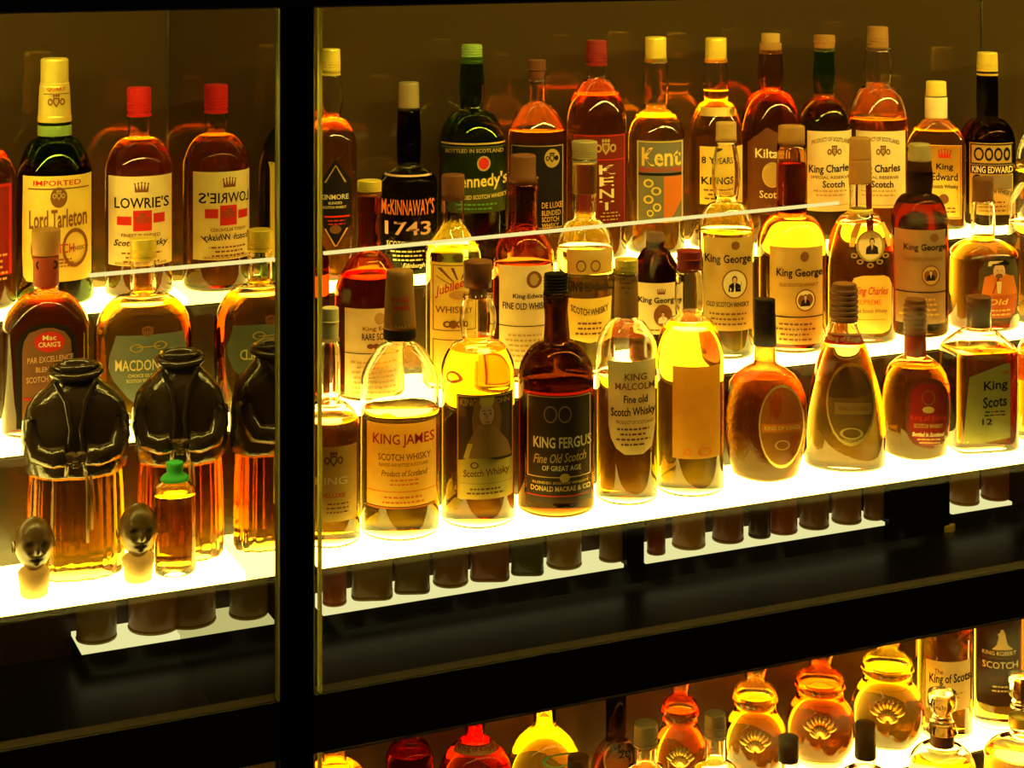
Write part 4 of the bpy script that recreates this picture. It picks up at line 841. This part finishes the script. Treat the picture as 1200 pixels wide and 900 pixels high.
def head(label, cx, ytop, ychin, ybot, yy):
    Y = yy; X = X_at(cx, Y); d = depth(X, Y); px = d / FPX
    face = -math.atan2(X, Y - CY)
    o = thing('head_stopper', label, 'stopper', (X, Y, 0), face + .15)
    zt = Z_at(ytop, d); zc = max(.022, Z_at(ychin, d)); Hh = zt - zc
    GLZ = solid((.13, .072, .02), .30, 0, 0, .2, 90, .5, .0)
    mb = MB(); R = 40; N = 56; vs = []
    a_, b_ = Hh * .37, Hh * .5; cz = zc + b_
    def g(x, c, s): return exp(-((x - c) / s) ** 2)
    for j in range(R + 1):
        ph = pi * j / R; zz = -cos(ph)
        for i in range(N):
            t = 2 * pi * i / N; x = sin(t); y = -cos(t)                # t = 0 faces the viewer
            r = sin(ph); k = 1.0
            jaw = 1 - .26 * max(0, -zz) ** 1.5
            fx = x * r; fz = zz
            front = max(0, -y) * (r > 0) * 1.0
            dd = 0
            fz = zz - .16
            if y < 0:
                dd += .18 * g(fx, 0, .12) * g(fz, -.12, .17)             # nose
                dd += .10 * g(fx, 0, .18) * g(fz, -.26, .09)             # nostrils
                dd -= .12 * (g(fx, .33, .15) + g(fx, -.33, .15)) * g(fz, .02, .09)   # eye sockets
                dd += .06 * (g(fx, .33, .09) + g(fx, -.33, .09)) * g(fz, .0, .04)    # lids
                dd += .07 * (g(fx, .34, .2) + g(fx, -.34, .2)) * g(fz, .17, .06)     # brows
                dd += .06 * (g(fx, .45, .16) + g(fx, -.45, .16)) * g(fz, -.28, .14)  # cheeks
                dd += .05 * g(fx, 0, .30) * g(fz, -.46, .05) + .05 * g(fx, 0, .26) * g(fz, -.60, .05) - .05 * g(fx, 0, .34) * g(fz, -.53, .03)
                dd += .08 * g(fx, 0, .2) * g(fz, -.80, .1)               # chin
            vs.append((a_ * x * r * jaw, a_ * 1.1 * y * r * (1 - .12 * max(0, -zz)) - dd * a_ * 1.9, cz + b_ * zz))
    fs = [(j * N + i, j * N + (i + 1) % N, (j + 1) * N + (i + 1) % N, (j + 1) * N + i) for j in range(R) for i in range(N)]
    mb.add(vs, fs, GLZ); ho = mb.build('head', o)
    for s_ in (-1, 1):
        e = MB(); vs = []; n = 12
        for k in range(n):
            q = 2 * pi * k / n; vs.append((s_ * (a_ * 1.0 + .0012 + .0012 * cos(q)), -.001 + a_ * .16 * cos(q), cz + b_ * (-.03 + .22 * sin(q))))
        for k in range(n):
            q = 2 * pi * k / n; vs.append((s_ * (a_ * .90), .001 + a_ * .14 * cos(q), cz + b_ * (-.03 + .20 * sin(q))))
        vs.append((s_ * a_ * .98, -.001, cz - .03 * b_))
        e.add(vs, [(k, (k + 1) % n, n + (k + 1) % n, n + k) for k in range(n)] + [(k, (k + 1) % n, 2 * n) for k in range(n)], GLZ); e.build('ear', ho)
    m2 = MB(); loft(m2, [(0, a_ * .60), (.001, a_ * .66), (zc * .55, a_ * .74), (zc * .95, a_ * .82), (zc + .002, a_ * .7)], section(2, 1, 32), solid((.62, .46, .24), .8, 0, .3, .5, 400)); m2.build('cork', o)
head('bald glazed head stopper standing on its cork, leftmost on the front shelf', 40, 606, 668, 694, .024)
head('bald glazed head stopper standing between the two robed figures', 162, 590, 652, 676, .024)
bottle('small amber flask with bright green cap in front of the right-hand robed figure', 'front', 205, P(24, 9, .8, 575, 562, 548, 664), 580, 'orange', caps=[(541, 562, 10, 17, 'lime', 'knob', 'green_cap')], dy=-.034, n=2, asp=.7)

# ================================================================== reflected small bottles, built as solids on the ledge
def refl_bottle(cx, w, liq, gl, look, hgt=.135, n=2, asp=1):
    Y = YL + .008 + w / 2 * .0012; X = X_at(cx, Y); d = depth(X, Y); px = d / FPX; r = w / 2 * px * 1.08
    o = thing('reflected_bottle', look, 'bottle', (X, Y, ZL), -math.atan2(X, Y - CY), 'reflected bottles on the reflected ledge under the front shelf')
    hn = min(.011, r * .5); hb = hgt * .66
    R = [(0, r * .8), (.001, r * .92), (.004, r), (hb, r)] + [(hb + hgt * .2 * t, hn + (r - hn) * sqrt(1 - t * t)) for t in (.25, .5, .7, .85, .95, 1)] + [(hgt, hn)]
    mb = MB(); sec = section(n, asp, 32); bc = tuple(.8 * g * g * k for g, k in zip(gl, (.9, .62, .14)))
    loft(mb, R, sec, solid(bc, .12, 0, .6, 0, 300, .3, .15), blend=(hn * 1.1, r * .9) if n != 2 else None); mb.build('glass_body', o)  # body of a reflected bottle, built as a solid
    mf = MB(); loft(mf, [(.001, r * 1.0), (.003, r * 1.03), (.006, r * 1.0)], sec, glass((.9, .85, .5), 1.4, .1)); mf.build('reflected_bottle_foot', o)
    m3 = MB(); loft(m3, [(hgt - .014, hn * 1.15), (hgt + .002, hn * 1.15)], section(2, 1, 24), CAPS['black']); m3.build('cap', o)
D = [(113, 43, 'amber', (0.76, 0.73, 0.48), 'reflected small round olive-brown bottle at the left end of the reflected ledge'),
     (181, 56, 'amber', (0.85, 0.73, 0.54), 'widest reflected small brown bottle on the left ledge, second from its end'),
     (243, 40, 'dark', (0.66, 0.63, 0.44), 'reflected small dark bottle on the left ledge under the green-capped flask'),
     (297, 42, 'dark', (0.79, 0.58, 0.39), 'reflected small very dark brown bottle on the left ledge left of the post'),
     (344, 36, 'amber', (0.79, 0.70, 0.48), 'reflected small brown bottle on the left ledge nearest the black post'),
     (392, 26, 'red', (0.90, 0.62, 0.43), 'reflected small reddish bottle at the left end of the right bay ledge'),
     (436, 44, 'amber', (0.79, 0.73, 0.48), 'reflected small square amber bottle below the pale gold serif-named bottle', 5),
     (483, 38, 'dark', (0.70, 0.68, 0.46), 'reflected small square olive bottle on the ledge, third in the right bay', 5),
     (528, 38, 'amber', (0.73, 0.62, 0.43), 'reflected small round brown bottle on the ledge under the king portrait bottle'),
     (574, 42, 'amber', (0.76, 0.58, 0.39), 'reflected small square brown bottle on the ledge, right of the portrait bottle', 5),
     (618, 35, 'dark', (0.54, 0.58, 0.46), 'reflected small square blackish bottle on the ledge below the black-capped bottle', 5),
     (661, 38, 'amber', (0.79, 0.72, 0.48), 'reflected small round tan bottle on the ledge below the black-capped bottle'),
     (716, 26, 'amber', (0.73, 0.65, 0.48), 'reflected small bottle alone at the right end of the long ledge'),
     (769, 20, 'red', (0.73, 0.48, 0.35), 'reflected thin dark bottle at the left end of the second right ledge'),
     (807, 36, 'amber', (0.90, 0.79, 0.58), 'reflected small tan round bottle on the ledge under the blank-label bottle'),
     (853, 34, 'dark', (0.76, 0.58, 0.43), 'reflected small dark brown bottle on the ledge, left of the pebbled flask'),
     (890, 24, 'dark', (0.48, 0.43, 0.35), 'reflected small black bottle on the ledge under the pebbled flask'),
     (917, 32, 'red', (0.85, 0.58, 0.39), 'reflected small red-brown bottle on the ledge right under the pebbled flask'),
     (954, 32, 'amber', (0.73, 0.62, 0.44), 'reflected small brown bottle on the ledge, left under the teardrop bottle'),
     (992, 32, 'amber', (0.79, 0.66, 0.46), 'reflected small tan bottle on the ledge, right under the teardrop bottle'),
     (1024, 22, 'amber', (0.73, 0.58, 0.39), 'reflected small bottle at the right end of the second ledge'),
     (1130, 32, 'amber', (0.90, 0.79, 0.58), 'reflected small ribbed tan bottle on the shortest ledge at far right'),
     (1166, 30, 'red', (0.79, 0.58, 0.39), 'reflected small reddish bottle on the shortest ledge, at its right end')]
for q in D: refl_bottle(q[0], q[1], q[2], q[3], q[4], n=q[5] if len(q) > 5 else 2)
